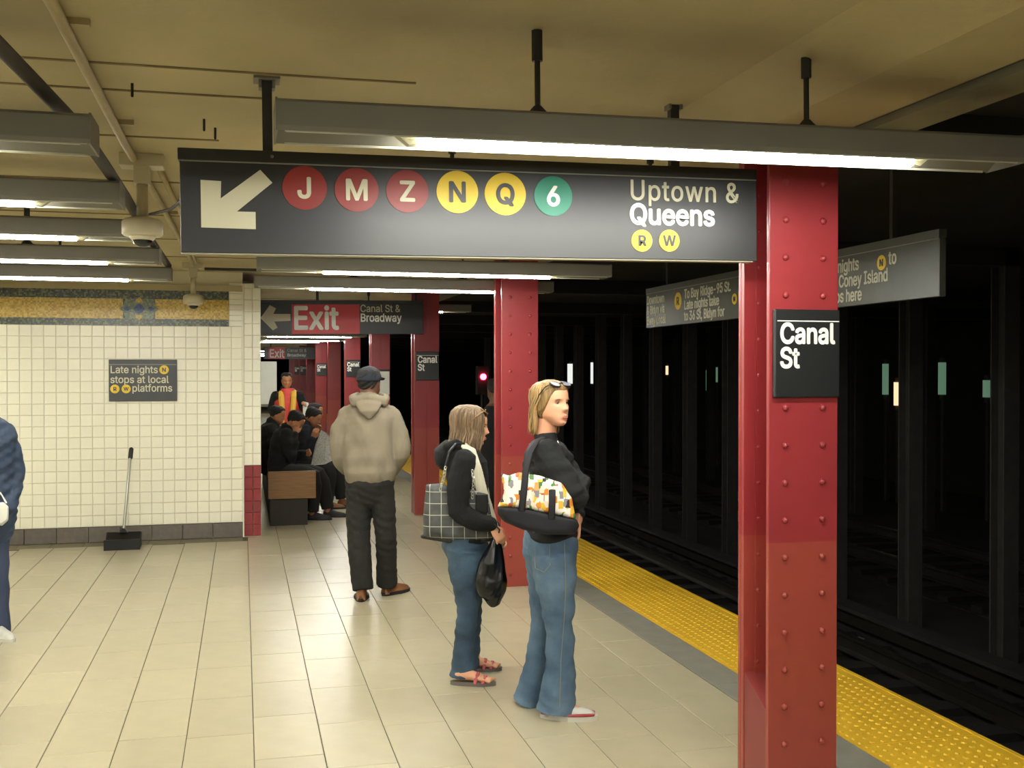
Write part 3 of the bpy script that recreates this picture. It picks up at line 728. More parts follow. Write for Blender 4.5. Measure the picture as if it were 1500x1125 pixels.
HEADT = [  # z, front, back, halfwidth  (units of head height, z from chin)
    (.00, .33, .16, .06), (.03, .375, .08, .11), (.08, .40, -.02, .165), (.15, .41, -.16, .225), (.22, .42, -.27, .275), (.30, .42, -.36, .295), (.40, .415, -.42, .312),
    (.50, .41, -.46, .328), (.60, .425, -.485, .338), (.70, .425, -.49, .34), (.80, .395, -.465, .325), (.88, .33, -.41, .285), (.94, .24, -.33, .225), (.98, .13, -.22, .14), (1.0, .02, -.09, .03)]
def hinterp(z, col):
    for a, b in zip(HEADT, HEADT[1:]):
        if a[0] <= z <= b[0]:
            t = (z - a[0]) / (b[0] - a[0]); return a[col] + (b[col] - a[col]) * t
    return HEADT[-1][col]
def head_matrix(chin, yaw, pitch=0, roll=0):
    return Matrix.Translation(chin) @ Matrix.Rotation(yaw, 4, 'Z') @ Matrix.Rotation(-pitch, 4, 'Y') @ Matrix.Rotation(roll, 4, 'X')
def add_head(mb, Mx, S, male=False):
    """local +x is the face's front, chin at the origin, S = head height"""
    G = lambda v, c, s: math.exp(-((v - c) / s) ** 2)
    rings = []
    nz, na = 56, 56
    for k in range(nz + 1):
        z = k / nz; z = .5 - .5 * math.cos(math.pi * z); z = z * .7 + (k / nz) * .3
        f, b, wd = hinterp(z, 1), hinterp(z, 2), hinterp(z, 3)
        if male: wd *= 1.03 if z > .3 else 1.10
        cx, rx = (f + b) / 2, (f - b) / 2; ring = []
        for i in range(na):
            a = 2 * math.pi * i / na; ca, sa = math.cos(a), math.sin(a)
            x = cx + rx * math.copysign(abs(ca) ** .92, ca); y = wd * math.copysign(abs(sa) ** .95, sa)
            if ca > 0:
                fr = ca ** .7; ay = abs(y)
                d = 0
                nw = .035 + .035 * G(z, .36, .07)
                d += fr * G(y, 0, nw) * (max(0, min(1, (.60 - z) / .22)) * .115 if z > .37 else .115 * max(0, 1 - ((.37 - z) / .07)) )
                d += .018 * G(ay, .07, .025) * G(z, .355, .03)
                d -= .055 * G(ay, .14, .062) * G(z, .515, .042)
                d += .022 * G(ay, .13, .09) * G(z, .60, .035)
                d += .024 * G(ay, .19, .07) * G(z, .40, .07)
                d += .030 * G(y, 0, .085) * (G(z, .235, .022) + G(z, .185, .022))
                d -= .016 * G(y, 0, .08) * G(z, .210, .010)
                d -= .020 * G(y, 0, .10) * G(z, .14, .025)
                d += .022 * G(y, 0, .08) * G(z, .07, .04)
                x += d
            ring.append(Mx @ Vector((x * S, y * S, z * S)))
        rings.append(ring)
    mb.rings(rings)
    for s_ in (-1, 1):     # ears
        c = Vector((-.03 * S, s_ * .335 * S, .44 * S)); b0 = len(mb.v)
        mb.ball((0, 0, 0), (.055 * S, .03 * S, .115 * S), 12, 8)
        rot = Matrix.Rotation(s_ * .35, 4, 'Z') @ Matrix.Rotation(-.15, 4, 'Y')
        for i in range(b0, len(mb.v)): mb.v[i] = tuple(Mx @ (c + (rot @ Vector(mb.v[i]))))
def face_parts(parent, Mx, S, lip=M_lip, brow=M_brow):
    for s_ in (-1, 1):
        e = MB(); c = Vector((.303 * S, s_ * .140 * S, .510 * S)); e.ball(c, .050 * S, 14, 10); e.v = [tuple(Mx @ Vector(v)) for v in e.v]
        eo = e.obj('eye', M_eyew, parent, smooth=True)
        e = MB(); e.ball(c + Vector((.037 * S, 0, 0)), (.017 * S, .026 * S, .026 * S), 12, 8); e.v = [tuple(Mx @ Vector(v)) for v in e.v]
        e.obj('iris', M_iris, eo, smooth=True)
        e = MB(); pts = [(.392, .075, .565), (.392, .13, .582), (.372, .185, .580), (.335, .225, .562)]
        e.tube([Mx @ Vector((p[0] * S + .008 * S, s_ * p[1] * S, (p[2] + .012) * S)) for p in pts], [.010 * S, .013 * S, .011 * S, .006 * S], n=8); e.obj('eyebrow', brow, parent, smooth=True)
        e = MB(); pts = [(.352, .085, .520), (.368, .14, .534), (.335, .198, .518)]
        e.tube([Mx @ Vector((p[0] * S, s_ * p[1] * S, p[2] * S)) for p in pts], [.008 * S, .014 * S, .008 * S], n=6); e.obj('eyelid', brow, parent, smooth=True)
    e = MB()
    for z, r in ((.228, .014), (.193, .018)):
        e.tube([Mx @ Vector(p) for p in ((.418 * S, -.085 * S, .211 * S), (.442 * S, -.045 * S, z * S), (.450 * S, 0, (z + (-.003 if r < .016 else 0)) * S), (.442 * S, .045 * S, z * S), (.418 * S, .085 * S, .211 * S))], [.004 * S, r * S, r * S, r * S, .004 * S], n=8)
    e.obj('lips', lip, parent, smooth=True)
def hand(mb, wrist, d, palm_n, s=1.0, curl=.5, thumb=1, spread=.12):
    """wrist point, finger direction d, palm normal palm_n (fingers curl towards it), thumb on side +-1"""
    d = Vector(d).normalized(); pn = Vector(palm_n); pn = (pn - d * pn.dot(d)).normalized(); sd = d.cross(pn) * thumb
    W = Vector(wrist)
    mb.tube([W - d * .02 * s, W + d * .01 * s, W + d * .045 * s, W + d * .085 * s], [(.026 * s, .020 * s), (.029 * s, .019 * s), (.039 * s, .016 * s), (.038 * s, .013 * s)], n=14, side=sd)
    for i, (o, L_, r) in enumerate(((.030, .072, .0088), (.010, .080, .0092), (-.011, .074, .0088), (-.030, .058, .0078))):
        p = W + d * (.082 - .004 * abs(i - 1)) * s + sd * o * s; dd = (d + sd * spread * (o / .03)).normalized(); pts = [p - dd * .02 * s, p]; ang = 0
        for seg, fr in enumerate((.45, .32, .23)):
            ang += curl * (.8 if seg == 0 else 1.0); v = dd * math.cos(ang) + pn * math.sin(ang); p = p + v * L_ * fr * s; pts.append(p)
        mb.tube(pts, [r * s, r * s, r * s * .96, r * s * .9, r * s * .78], n=8)
    b = W + d * .022 * s + sd * .026 * s; v = (d * .75 + sd * .65 + pn * .25).normalized(); v2 = (d * .95 + sd * .1 + pn * (.25 + curl * .5)).normalized()
    mb.tube([b - v * .012 * s, b + v * .03 * s, b + v * .03 * s + v2 * .03 * s, b + v * .03 * s + v2 * .052 * s], [.013 * s, .0115 * s, .010 * s, .0085 * s], n=8)
def shoe(parent, heel, yaw, L_=.26, wd=.045, m=M_shoew, sole=M_sole, h=.085, trim=None, name='shoe', z0=0):
    c, s_ = math.cos(yaw), math.sin(yaw)
    T = lambda x, y, z: Vector((heel[0] + x * c - y * s_, heel[1] + x * s_ + y * c, z + z0))
    up = MB(); prof = [(-.0, .028, .055), (.03, .034, h), (.07, .035, h), (.11, .038, h * .82), (.155, .045, h * .62), (.20, .046, h * .52), (.235, .036, h * .42), (.258, .018, h * .28)]
    k = L_ / .26; rings = []
    for x, w_, hh in prof:
        w_ *= wd / .045; r = []
        for i in range(14):
            a = 2 * math.pi * i / 14; r.append(T(x * k, w_ * math.cos(a) * (1 if math.sin(a) < 0 else .85), .012 + (hh * max(0, math.sin(a)) ** .8 if math.sin(a) > 0 else 0)))
        rings.append(r)
    up.rings(rings); o = up.obj(name, m, parent, smooth=True)
    so = MB(); n = 20; pl = []
    for i in range(n):
        a = 2 * math.pi * i / n; x = .13 + .142 * math.cos(a); w_ = (wd + .006) * math.sin(a) * (1.0 if x > .12 else .82); pl.append((x * k, w_))
    q = [T(p[0], p[1], 0) for p in pl]; q2 = [T(p[0], p[1], .024) for p in pl]
    so.rings([[(v.x, v.y, v.z) for v in q], [(v.x, v.y, v.z) for v in q2]]); so.obj('sole', sole, o)
    if trim:
        for sgn in (1, -1):
            tr_ = MB(); tr_.tube([T(.0, sgn * wd * .78, .034), T(.06 * k, sgn * wd * .84, .036), T(.13 * k, sgn * wd * .98, .028), T(.2 * k, sgn * wd * .98, .034), T(.25 * k, sgn * wd * .5, .03)], .007, n=6); tr_.obj('side_trim', trim, o)
        lc = MB()
        for x in (.09, .115, .14): lc.tube([T(x * k, -.022, h * (.98 - (x - .09) * 6)), T(x * k, 0, h * (1.10 - (x - .09) * 6)), T(x * k, .022, h * (.98 - (x - .09) * 6))], .004, n=6)
        lc.obj('laces', M_sole, o)
    return o
class Person:
    def __init__(s, label, D, cx, theta, group=None, name='person'):
        s.D = D; s.lx = (cx - 750) / F * D; s.th = theta
        X = s.lx * math.cos(YAW) + D * math.sin(YAW); Y = -s.lx * math.sin(YAW) + D * math.cos(YAW)
        s.root = thing(name, label, 'person', (X, Y, 0), rz=-YAW, group=group)
        s.f = Vector((math.cos(theta), math.sin(theta), 0)); s.l = Vector((-math.sin(theta), math.cos(theta), 0))
    def J(s, px, py, dy=0.0):
        d = s.D + dy; v = (562.5 - py) / F
        return Vector(((px - 750) / F * d - s.lx, dy, CAMH + d * (v - math.tan(PIT)) / (1 + v * math.tan(PIT))))
def torso(mb, P, rows, grow=0.0, n=28):
    """rows: (px, py, dy, half_width_across, half_depth)"""
    pts = [P.J(*r[:3]) for r in rows]; mb.tube(pts, [(r[3] + grow, r[4] + grow) for r in rows], n=n, side=P.l, ex=.88)
def limb(mb, pts, radii, n=16, side=None): mb.tube(pts, radii, n=n, side=side)
def sub(pts, rads, k=4):
    """smooth resampling of a joint chain (Catmull-Rom softened at joints)"""
    P = [Vector(p) for p in pts]; out = []; rr = []
    R_ = [r if isinstance(r, tuple) else (r, r) for r in rads]
    for i in range(len(P) - 1):
        for q in range(k):
            t = q / k; p0, p1, p2, p3 = P[max(i - 1, 0)], P[i], P[i + 1], P[min(i + 2, len(P) - 1)]
            c = .5 * ((2 * p1) + (-p0 + p2) * t + (2 * p0 - 5 * p1 + 4 * p2 - p3) * t * t + (-p0 + 3 * p1 - 3 * p2 + p3) * t ** 3)
            l_ = p1.lerp(p2, t); out.append(l_.lerp(c, .6)); rr.append(tuple(a + (b - a) * t for a, b in zip(R_[i], R_[i + 1])))
    out.append(P[-1]); rr.append(R_[-1]); return out, rr
def arm(mb, chain, rads, n=14): p, r = sub(chain, rads); mb.tube(p, r, n=n)

def hair_long(parent, Mx, S, m, zend, name='hair', face_half=58, puff=1.0, tuck=False, seed=1, part=.0, nstr=150, topz=1.0, m2=None):
    """cap plus many falling locks; zend = lock end height in head units below chin"""
    rg = random.Random(seed); mb = MB(); rings = []
    def surf(z, a, off):
        f, b, wd = hinterp(max(0, min(1, z)), 1), hinterp(max(0, min(1, z)), 2), hinterp(max(0, min(1, z)), 3)
        cx, rx = (f + b) / 2, (f - b) / 2
        return Vector(((cx + (rx + off) * math.cos(a)), (wd + off) * math.sin(a), z))
    # cap (front hairline near z .82, behind down to z .2)
    na = 40
    for k in range(15):
        t = k / 14; ring = []
        for i in range(na):
            a = 2 * math.pi * i / na; ad = abs((math.degrees(a) + 180) % 360 - 180)
            low = .80 - .12 * max(0, 1 - ad / 40) * 0 if ad < 35 else (.80 - (ad - 35) / 45 * .42 if ad < 80 else .38 - (min(ad, 140) - 80) / 60 * .30)
            z = 1.0 - (1 - low) * (t ** 1.1)
            off = .05 * puff * (1 - .75 * t ** 4) if ad < 60 else .055 * puff
            v = surf(z, a, off) if t > 0 else Vector((-.03, 0, 1.0)); v.z += .045 * puff * (1 - t) ** 2
            ring.append(v * S)
        rings.append([Mx @ v for v in ring])
    mb.rings(rings[::-1]); cap = remesh(mb, name, m, parent, .0045 if S > .19 else .006, smooth=2); mbs = [MB(), MB()]
    for q in range(nstr):
        s_ = rg.choice((-1, 1)); ad = rg.uniform(face_half, 180); a = math.radians(ad) * s_
        off0 = rg.uniform(.035, .09) * puff; pts = []; z1 = zend + rg.uniform(-.07, .06) - (.04 if ad > 120 else 0)
        start = 1.0; ph = rg.uniform(0, 6)
        for k in range(13):
            t = k / 12; az = min(1, t / .45); zz = 1.0 + .035 * (1 - az) - (1 - max(.35, z1)) * 0
            z = (1.02 - .62 * az ** 1.7) if t < .45 else (.40 + (z1 - .40) * (t - .45) / .55)
            if z > .38:
                zc = min(z, .985); v = surf(zc, a, off0 * (.6 + .4 * az)); k_ = 1 if z < .985 else .8; v.z = z + .03 * (1 - az)
                if az < .35: v = Vector((.10 * (1 if ad < 120 else -.6), .02 * s_, 1.035)).lerp(v, az / .35)
            else:
                v = surf(.35, a, off0); v.z = z; v.x += -.05 * (.35 - z); v.y *= 1 + .10 * (.35 - z); v.x += .02 * math.sin(ph + z * 8); v.y += .02 * math.sin(q * 1.7 + z * 9)
            if tuck and ad < 105 and z < .64: v.x -= .22 * min(1, (.64 - z) * 4)
            pts.append(Mx @ (v * S))
        r = rg.uniform(.016, .034) * S * puff
        mbs[q % 2].tube(pts, [(r * .5, r * .35)] + [(r, r * .5)] * 9 + [(r * .8, r * .45), (r * .5, r * .3), (r * .15, r * .1)], n=6)
    for b_, mm in zip(mbs, (m, m2 or m)):
        o = b_.obj('hair_locks', mm, cap, smooth=True); o['kind'] = 'stuff'
    return cap
def strand_set(parent, Mx, S, m, zend, seed=3, n=60, puff=1.0, face_half=62, nm='lock', tuck=False): pass

def hair_short(parent, Mx, S, m, name='hair', low=.16, vox=.006):
    mb = MB(); na = 36; rings = []
    for k in range(12):
        t = k / 11; ring = []
        for i in range(na):
            a = 2 * math.pi * i / na; ad = abs((math.degrees(a) + 180) % 360 - 180)
            lo = .83 if ad < 42 else (.83 - (ad - 42) / 38 * .40 if ad < 80 else .43 - (min(ad, 130) - 80) / 50 * (.43 - low)); lo += .02 * math.sin(ad * .4)
            z = 1 - (1 - lo) * t; f, b, wd = hinterp(z, 1), hinterp(z, 2), hinterp(z, 3); cx, rx = (f + b) / 2, (f - b) / 2; off = .045 * (1 - 1.3 * t ** 4)
            v = Vector((cx + (rx + off) * math.cos(a), (wd + off) * math.sin(a), z + .035 * (1 - t) ** 2)) if t > 0 else Vector((-.03, 0, 1.035))
            ring.append(Mx @ (v * S))
        rings.append(ring)
    mb.rings(rings[::-1]); return remesh(mb, name, m, parent, vox, smooth=1, folds=[(.006, 120, 120)])
def sunglasses(parent, Mx, S, m_frame, z=.90, tilt=.0):
    """pushed up on the hair"""
    t = MB(); g = Mx @ Matrix.Translation((.0, 0, 0))
    f = MB()
    for s_ in (-1, 1):
        pts = []
        for i in range(13):
            a = 2 * math.pi * i / 12; pts.append(g @ (Vector((.30 - .10 * math.sin(a) , s_ * (.17 + .12 * math.cos(a)), z + .055 * math.sin(a) + .0)) * S))
        f.tube(pts, .020 * S, n=6, round_ends=False)
    f.tube([g @ (Vector((.33, -.05, z + .02)) * S), g @ (Vector((.345, 0, z + .03)) * S), g @ (Vector((.33, .05, z + .02)) * S)], .012 * S, n=6)
    for s_ in (-1, 1): f.tube([g @ (Vector(p) * S) for p in ((.29, s_ * .30, z), (.22, s_ * .39, z - .05), (.05, s_ * .425, z - .22), (-.08, s_ * .41, z - .42))], [(.018 * S, .012 * S)] * 4, n=6)
    o = f.obj('sunglasses', m_frame, parent, smooth=True)
    for s_ in (-1, 1):
        l_ = MB(); ring = []; ring2 = []
        for i in range(14):
            a = 2 * math.pi * i / 14; v = Vector((.30 - .095 * math.sin(a), s_ * (.17 + .11 * math.cos(a)), z + .05 * math.sin(a))) * S
            ring.append(g @ v); ring2.append(g @ (v + Vector((.008, 0, .012)) * S))
        l_.rings([ring, ring2]); l_.obj('lens', mat('violet_tinted_lens', '8C8AA0', .1, metal=.5), o)
    return o

# ============ woman with blonde hair, printed tote
P = Person('woman in black sweater and flared jeans with blonde hair, printed tote on her shoulder', 5.35, 808, R(8)); rt = P.root
J = P.J; S = .222
Mh = head_matrix(J(808, 624, -.02), R(-46), R(2))
rows = [(808, 812, 0, .15, .12), (806, 795, 0, .165, .125), (805, 772, 0, .15, .11), (804, 745, 0, .125, .095), (803, 715, 0, .13, .10), (804, 690, 0, .145, .115), (802, 668, 0, .14, .085), (801, 655, 0, .10, .06), (801, 645, 0, .055, .05)]
rsh, rel, rwr = J(800, 664, -.17), J(842, 728, -.21), J(846, 700, .0)
lsh, lel, lwr = J(806, 662, .17), J(843, 722, .21), J(846, 762, .02)
b = MB(); torso(b, P, rows)
p, r = sub([J(801, 652, 0), J(800, 635, -.0), Mh @ Vector((-.02, 0, .30 * S))], [.062, .052, .054]); b.tube(p, r, n=18)
add_head(b, Mh, S)
arm(b, [rsh, rel, rwr], [.038, .034, .026]); arm(b, [lsh, lel, lwr], [.038, .034, .026])
hand(b, rwr, (J(838, 690, .12) - rwr), (0, -.4, -1), 1.0, .35, thumb=-1)
hand(b, lwr, Vector((.0, -.02, -1)), Vector((-1, -.2, 0)), .95, .55, thumb=1)
rh, rk, ra = J(810, 812, -.085), J(818, 915, -.09), J(812, 1030, -.06)
lh, lk, la = J(800, 812, .085), J(797, 912, .10), J(776, 1012, .14)
arm(b, [rh, rk, ra], [.08, .05, .035]); arm(b, [lh, lk, la], [.08, .05, .035])
for a_, yw in ((ra, R(-12)), (la, R(-4))):
    b.tube([a_, Vector((a_.x + .03, a_.y, .05)), Vector((a_.x + .12 * math.cos(yw), a_.y + .12 * math.sin(yw), .035))], [.036, .034, .028], n=10)
remesh(b, 'body', M_skin, rt, .0042, smooth=1)
face_parts(rt, Mh, S)
# sweater
b = MB(); rw = [(806, 782, 0, .168, .128), (805, 770, 0, .155, .118), (804, 745, 0, .135, .105), (803, 715, 0, .142, .115), (806, 690, 0, .155, .130), (803, 668, 0, .163, .112), (801, 653, 0, .152, .088), (800, 648, 0, .085, .062)]
torso(b, P, rw)
arm(b, [rsh, J(824, 697, -.20), rel, rwr], [.072, .068, .066, .044]); arm(b, [rsh + Vector((-.02, .03, 0)), rsh + Vector((.0, .0, -.03))], [.065, .068])
arm(b, [lsh, J(830, 695, .20), lel, J(845, 752, .06)], [.070, .062, .058, .042])
b.tube([J(838, 690, -.02), J(848, 706, -.06), J(846, 730, -.12)], [.045, .055, .055], n=12)
remesh(b, 'sweater', M_sweat, rt, .006, smooth=3, folds=[(.011, 30, 70), (.004, 60, 150)], seed=1)
MB().tube([J(817, 646, -.05), J(823, 665, -.09), J(829, 690, -.07)], .0022, n=6).obj('necklace', M_pole, rt)
# jeans
b = MB(); torso(b, P, [(808, 822, 0, .145, .125), (806, 806, 0, .175, .140), (806, 792, 0, .172, .135), (806, 776, 0, .155, .122)])
b.tube(*sub([rh, J(815, 862, -.09), J(819, 912, -.09), J(821, 965, -.08), J(818, 1012, -.06), J(815, 1041, -.055)], [(.105, .115), (.092, .098), (.068, .070), (.070, .071), (.086, .088), (.098, .102)]), n=20, side=P.l, round_ends=False)
b.tube(*sub([lh, J(800, 862, .09), J(796, 912, .10), J(788, 965, .13), J(779, 1008, .15), J(774, 1027, .16)], [(.105, .11), (.09, .092), (.066, .064), (.066, .062), (.078, .074), (.086, .082)]), n=20, side=P.l, round_ends=False)
jn = remesh(b, 'jeans', M_jean1, rt, .006, smooth=2, folds=[(.0055, 26, 48), (.0028, 60, 120)], seed=5)
# seams on the jeans: side seam and back pocket
MB().tube([J(827, 795, -.183), J(829, 860, -.194), J(826, 915, -.168), J(822, 965, -.158), J(820, 1036, -.164)], .0016, n=5).obj('side_seam', M_stitch, rt)
pk = MB(); pk.tube([J(783, 800, -.158), J(784, 832, -.150), J(797, 838, -.176), J(806, 828, -.188), J(805, 798, -.184)], .0016, n=5); pk.obj('back_pocket_stitching', M_stitch, rt)
shoe(rt, (J(795, 1050, -.05).x, J(800, 1050, -.06).y, 0), R(-8), .262, .05, M_shoew, M_sole, .085, M_redt)
shoe(rt, (J(764, 1030, .16).x, .16, 0), R(4), .17, .042, M_shoed, M_shoed, .07)
# hair swept behind the ear and sunglasses
hair_long(rt, Mh, S, M_hair_b, -.12, face_half=80, tuck=True, seed=4, nstr=260, m2=hair_mat('golden_hair_streaks', 'BC9C66', '8A6A3E'))
sunglasses(rt, Mh, S, M_blackpl, z=.93)
# tote bag
def bagbody(name, m, P, poly, d0, th, parent, n_in=3, folds=True, vox=.008, seed=0):
    """pillow-like bag: outline in photo px at depth offset d0, thickness th"""
    b = MB(); cen = [sum(p[0] for p in poly) / len(poly), sum(p[1] for p in poly) / len(poly)]
    rings = []
    for t, k in ((-1, .80), (-.72, .93), (-.3, 1.0), (.3, 1.0), (.72, .93), (1, .80)):
        rings.append([P.J(cen[0] + (p[0] - cen[0]) * k, cen[1] + (p[1] - cen[1]) * k, d0 + t * th) for p in poly])
    b.rings(rings); return remesh(b, name, m, parent, vox, smooth=3, folds=[(.004, 25, 25)] if folds else None, seed=seed)
M_print = mat('printed_patches', 'E8E4DA', .7)
nt_p = M_print.node_tree; _N = nt_p.nodes; _tc = _N.new('ShaderNodeTexCoord'); _mp = _N.new('ShaderNodeMapping'); _mp.inputs['Scale'].default_value = (1.7, .3, 1.0)
_vo = _N.new('ShaderNodeTexVoronoi'); _vo.inputs['Scale'].default_value = 30; _vo.distance = 'CHEBYCHEV'; _sc = _N.new('ShaderNodeSeparateColor'); _rp = _N.new('ShaderNodeValToRGB'); _rp.color_ramp.interpolation = 'CONSTANT'
_cols = ['EDE9DF', 'E8D9C0', 'D98A2E', 'F0ECE2', '2E2C30', 'EDE9DF', 'C9603A', 'F0ECE2', 'E3B83A', 'E9E6DE', '4A7A3C', '8C8A90', 'F0ECE2', 'D9A25A']
while len(_rp.color_ramp.elements) < len(_cols): _rp.color_ramp.elements.new(.5)
for _i, _c in enumerate(_cols): _rp.color_ramp.elements[_i].position = _i / len(_cols); _rp.color_ramp.elements[_i].color = (*hexc(_c), 1)
nt_p.links.new(_tc.outputs['Object'], _mp.inputs[0]); nt_p.links.new(_mp.outputs[0], _vo.inputs['Vector']); nt_p.links.new(_vo.outputs['Color'], _sc.inputs[0]); nt_p.links.new(_sc.outputs[0], _rp.inputs[0]); nt_p.links.new(_rp.outputs[0], _N['Principled BSDF'].inputs['Base Color'])
t = thing('tote_bag', 'tote bag with bright printed patches and black base under the blonde woman\'s arm', 'bag', tuple(P.root.location), rz=-YAW)
bagbody('printed_panel', M_print, P, [(733, 693), (745, 697), (760, 692), (790, 697), (822, 708), (838, 730), (845, 762), (800, 752), (765, 745), (728, 743), (738, 722)], -.27, .045, t, seed=2)
bagbody('base_panel', mat('black_bag_canvas', '16161E', .8, var=.2), P, [(728, 741), (765, 744), (800, 751), (845, 760), (849, 770), (842, 783), (800, 783), (765, 776), (738, 765), (728, 753)], -.27, .056, t, seed=3)
M_strap = mat('black_webbing', '14141C', .7)
b = MB(); b.tube([J(764, 748, -.325), J(768, 715, -.325), J(770, 690, -.31), J(776, 662, -.26), J(787, 645, -.19), J(797, 641, -.12)], [(.016, .004)] * 6, n=8, side=(1, 0, 0)); b.obj('strap', M_strap, t, smooth=True)
b = MB(); b.tube([J(808, 760, -.325), J(809, 735, -.325), J(809, 718, -.32)], [(.016, .004)] * 3, n=8, side=(1, 0, 0)); b.obj('strap', M_strap, t, smooth=True)
b = MB(); b.tube([J(770, 690, -.22), J(771, 665, -.19), J(782, 647, -.14), J(795, 641, -.09)], [(.012, .004)] * 4, n=8, side=(1, 0, 0)); b.obj('strap', M_strap, t, smooth=True)

# ============ woman with brown hair, plaid bag
P = Person('woman in black hooded jacket with long cream scarf and light brown hair', 5.95, 682, R(8)); rt = P.root; J = P.J; S = .212
Mh = head_matrix(J(685, 651, 0), R(4), R(-8))
b = MB(); rows = [(684, 800, 0, .14, .10), (683, 785, 0, .155, .115), (684, 760, 0, .13, .10), (684, 730, 0, .115, .09), (685, 700, 0, .13, .105), (684, 678, 0, .145, .095), (682, 664, 0, .12, .07), (681, 656, 0, .06, .055)]
torso(b, P, rows)
p, r = sub([J(682, 666, 0), J(682, 652, 0), Mh @ Vector((-.02, 0, .3 * S))], [.058, .05, .052]); b.tube(p, r, n=16)
add_head(b, Mh, S)
rsh, rel, rwr = J(680, 676, -.165), J(672, 748, -.21), J(722, 772, -.20)
lsh, lel, lwr = J(690, 674, .165), J(700, 745, .20), J(725, 778, .02)
arm(b, [rsh, rel, rwr], [.045, .035, .025]); arm(b, [lsh, lel, lwr], [.045, .035, .025])
hand(b, rwr, Vector((.55, -.05, -.8)), Vector((-.5, .6, -.1)), .9, .75, thumb=1)
hand(b, lwr, Vector((.5, -.2, -.8)), Vector((-.5, -.6, 0)), .9, .6, thumb=-1)
rh, rk, ra = J(684, 805, -.08), J(687, 890, -.08), J(680, 978, -.06)
lh, lk, la = J(686, 805, .08), J(691, 888, .09), J(694, 962, .13)
arm(b, [rh, rk, ra], [.075, .045, .034]); arm(b, [lh, lk, la], [.075, .045, .034])
for hx, hy, yw in ((J(664, 1003, -.10).x, -.10, R(-4)), (J(676, 980, .16).x, .16, R(6))):
    c, s_ = math.cos(yw), math.sin(yw)
    b.tube([(hx + .03 * c, hy + .03 * s_, .055), (hx + .10 * c, hy + .10 * s_, .052), (hx + .16 * c, hy + .16 * s_, .036), (hx + .2 * c, hy + .2 * s_, .03)], [(.032, .03), (.036, .028), (.042, .018), (.036, .013)], n=12, side=(-s_, c, 0))
    for q in range(5):
        o_ = (.033 - q * .0165); b.tube([(hx + .185 * c - o_ * s_, hy + .185 * s_ + o_ * c, .030), (hx + (.222 - q * .006) * c - o_ * s_, hy + (.222 - q * .006) * s_ + o_ * c, .026)], .0085, n=6)
remesh(b, 'body', M_skin, rt, .0044, smooth=1); face_parts(rt, Mh, S)
b = MB(); torso(b, P, [(684, 788, 0, .165, .122), (683, 770, 0, .15, .118), (684, 735, 0, .13, .108), (685, 700, 0, .142, .120), (683, 678, 0, .158, .112), (680, 663, 0, .14, .088), (680, 655, 0, .085, .07)])
arm(b, [rsh, J(672, 712, -.2), rel, J(697, 765, -.215), rwr + (rel - rwr).normalized() * .02], [.068, .062, .060, .052, .043]); arm(b, [lsh, J(698, 710, .19), lel, lwr + (lel - lwr).normalized() * .02], [.066, .058, .055, .04])
b.tube([J(655, 652, .0), J(648, 662, 0), J(649, 676, 0), J(660, 688, 0)], [(.085, .03), (.105, .045), (.10, .045), (.06, .025)], n=16, side=P.l)
b.tube([J(655, 655, -.08), J(668, 650, -.085), J(682, 655, -.08)], [.03, .028, .022], n=10); b.tube([J(655, 655, .08), J(668, 650, .085), J(682, 655, .08)], [.03, .028, .022], n=10)
remesh(b, 'hooded_jacket', M_hood, rt, .006, smooth=3, folds=[(.008, 26, 50), (.003, 60, 130)], seed=8)
b = MB(); torso(b, P, [(685, 812, 0, .135, .112), (681, 797, 0, .165, .130), (682, 780, 0, .16, .118)])
b.tube(*sub([rh, J(682, 845, -.08), J(685, 888, -.08), J(681, 935, -.075), J(679, 970, -.07), J(678, 990, -.07)], [(.095, .118), (.082, .088), (.06, .060), (.055, .058), (.06, .066), (.066, .074)]), n=18, side=P.l, round_ends=False)
b.tube(*sub([lh, J(688, 845, .08), J(692, 885, .09), J(690, 930, .11), J(688, 962, .13), J(687, 974, .14)], [(.095, .11), (.08, .078), (.058, .055), (.054, .052), (.056, .058), (.06, .062)]), n=18, side=P.l, round_ends=False)
remesh(b, 'jeans', M_jean2, rt, .006, smooth=2, folds=[(.0055, 26, 48), (.0028, 60, 120)], seed=9)
for hx, hy, yw, m_ in ((J(662, 1003, -.10).x, -.10, R(-4), M_sand), (J(674, 980, .16).x, .16, R(6), M_sand)):
    c, s_ = math.cos(yw), math.sin(yw); n = 20
    T = lambda x, y, z: (hx + x * c - y * s_, hy + x * s_ + y * c, z)
    so = MB(); pl = [(.115 + .125 * math.cos(2 * math.pi * i / n), .042 * math.sin(2 * math.pi * i / n) * (1 if math.cos(2 * math.pi * i / n) > 0 else .85)) for i in range(n)]
    so.rings([[T(a, b_, 0) for a, b_ in pl], [T(a, b_, .02) for a, b_ in pl]]); sn = so.obj('sandal', M_sand, rt)
    for x in (.13, .17): MB().tube([T(x, -.045, .02), T(x + .01, -.03, .058 - (x - .13) * .4), T(x + .015, 0, .068 - (x - .13) * .4), T(x + .01, .03, .058 - (x - .13) * .4), T(x, .045, .02)], [(.010, .004)] * 5, n=6).obj('sandal_strap', M_pink, sn)
hair_long(rt, Mh, S, M_hair_lb, -.16, face_half=48, puff=1.12, seed=9, nstr=260, m2=hair_mat('ash_hair_streaks', '9A8162', '5C4936'))
sunglasses(rt, Mh, S, mat('amber_frame', '7E5C34', .3), z=.93)
b = MB(); b.tube([J(680, 653, -.10), J(690, 661, -.135), J(697, 684, -.165), J(705, 715, -.165), J(716, 750, -.15), J(726, 778, -.14)], [(.022, .014), (.028, .016), (.03, .014), (.032, .012), (.03, .012), (.024, .010)], n=12, side=(1, 0, 0))
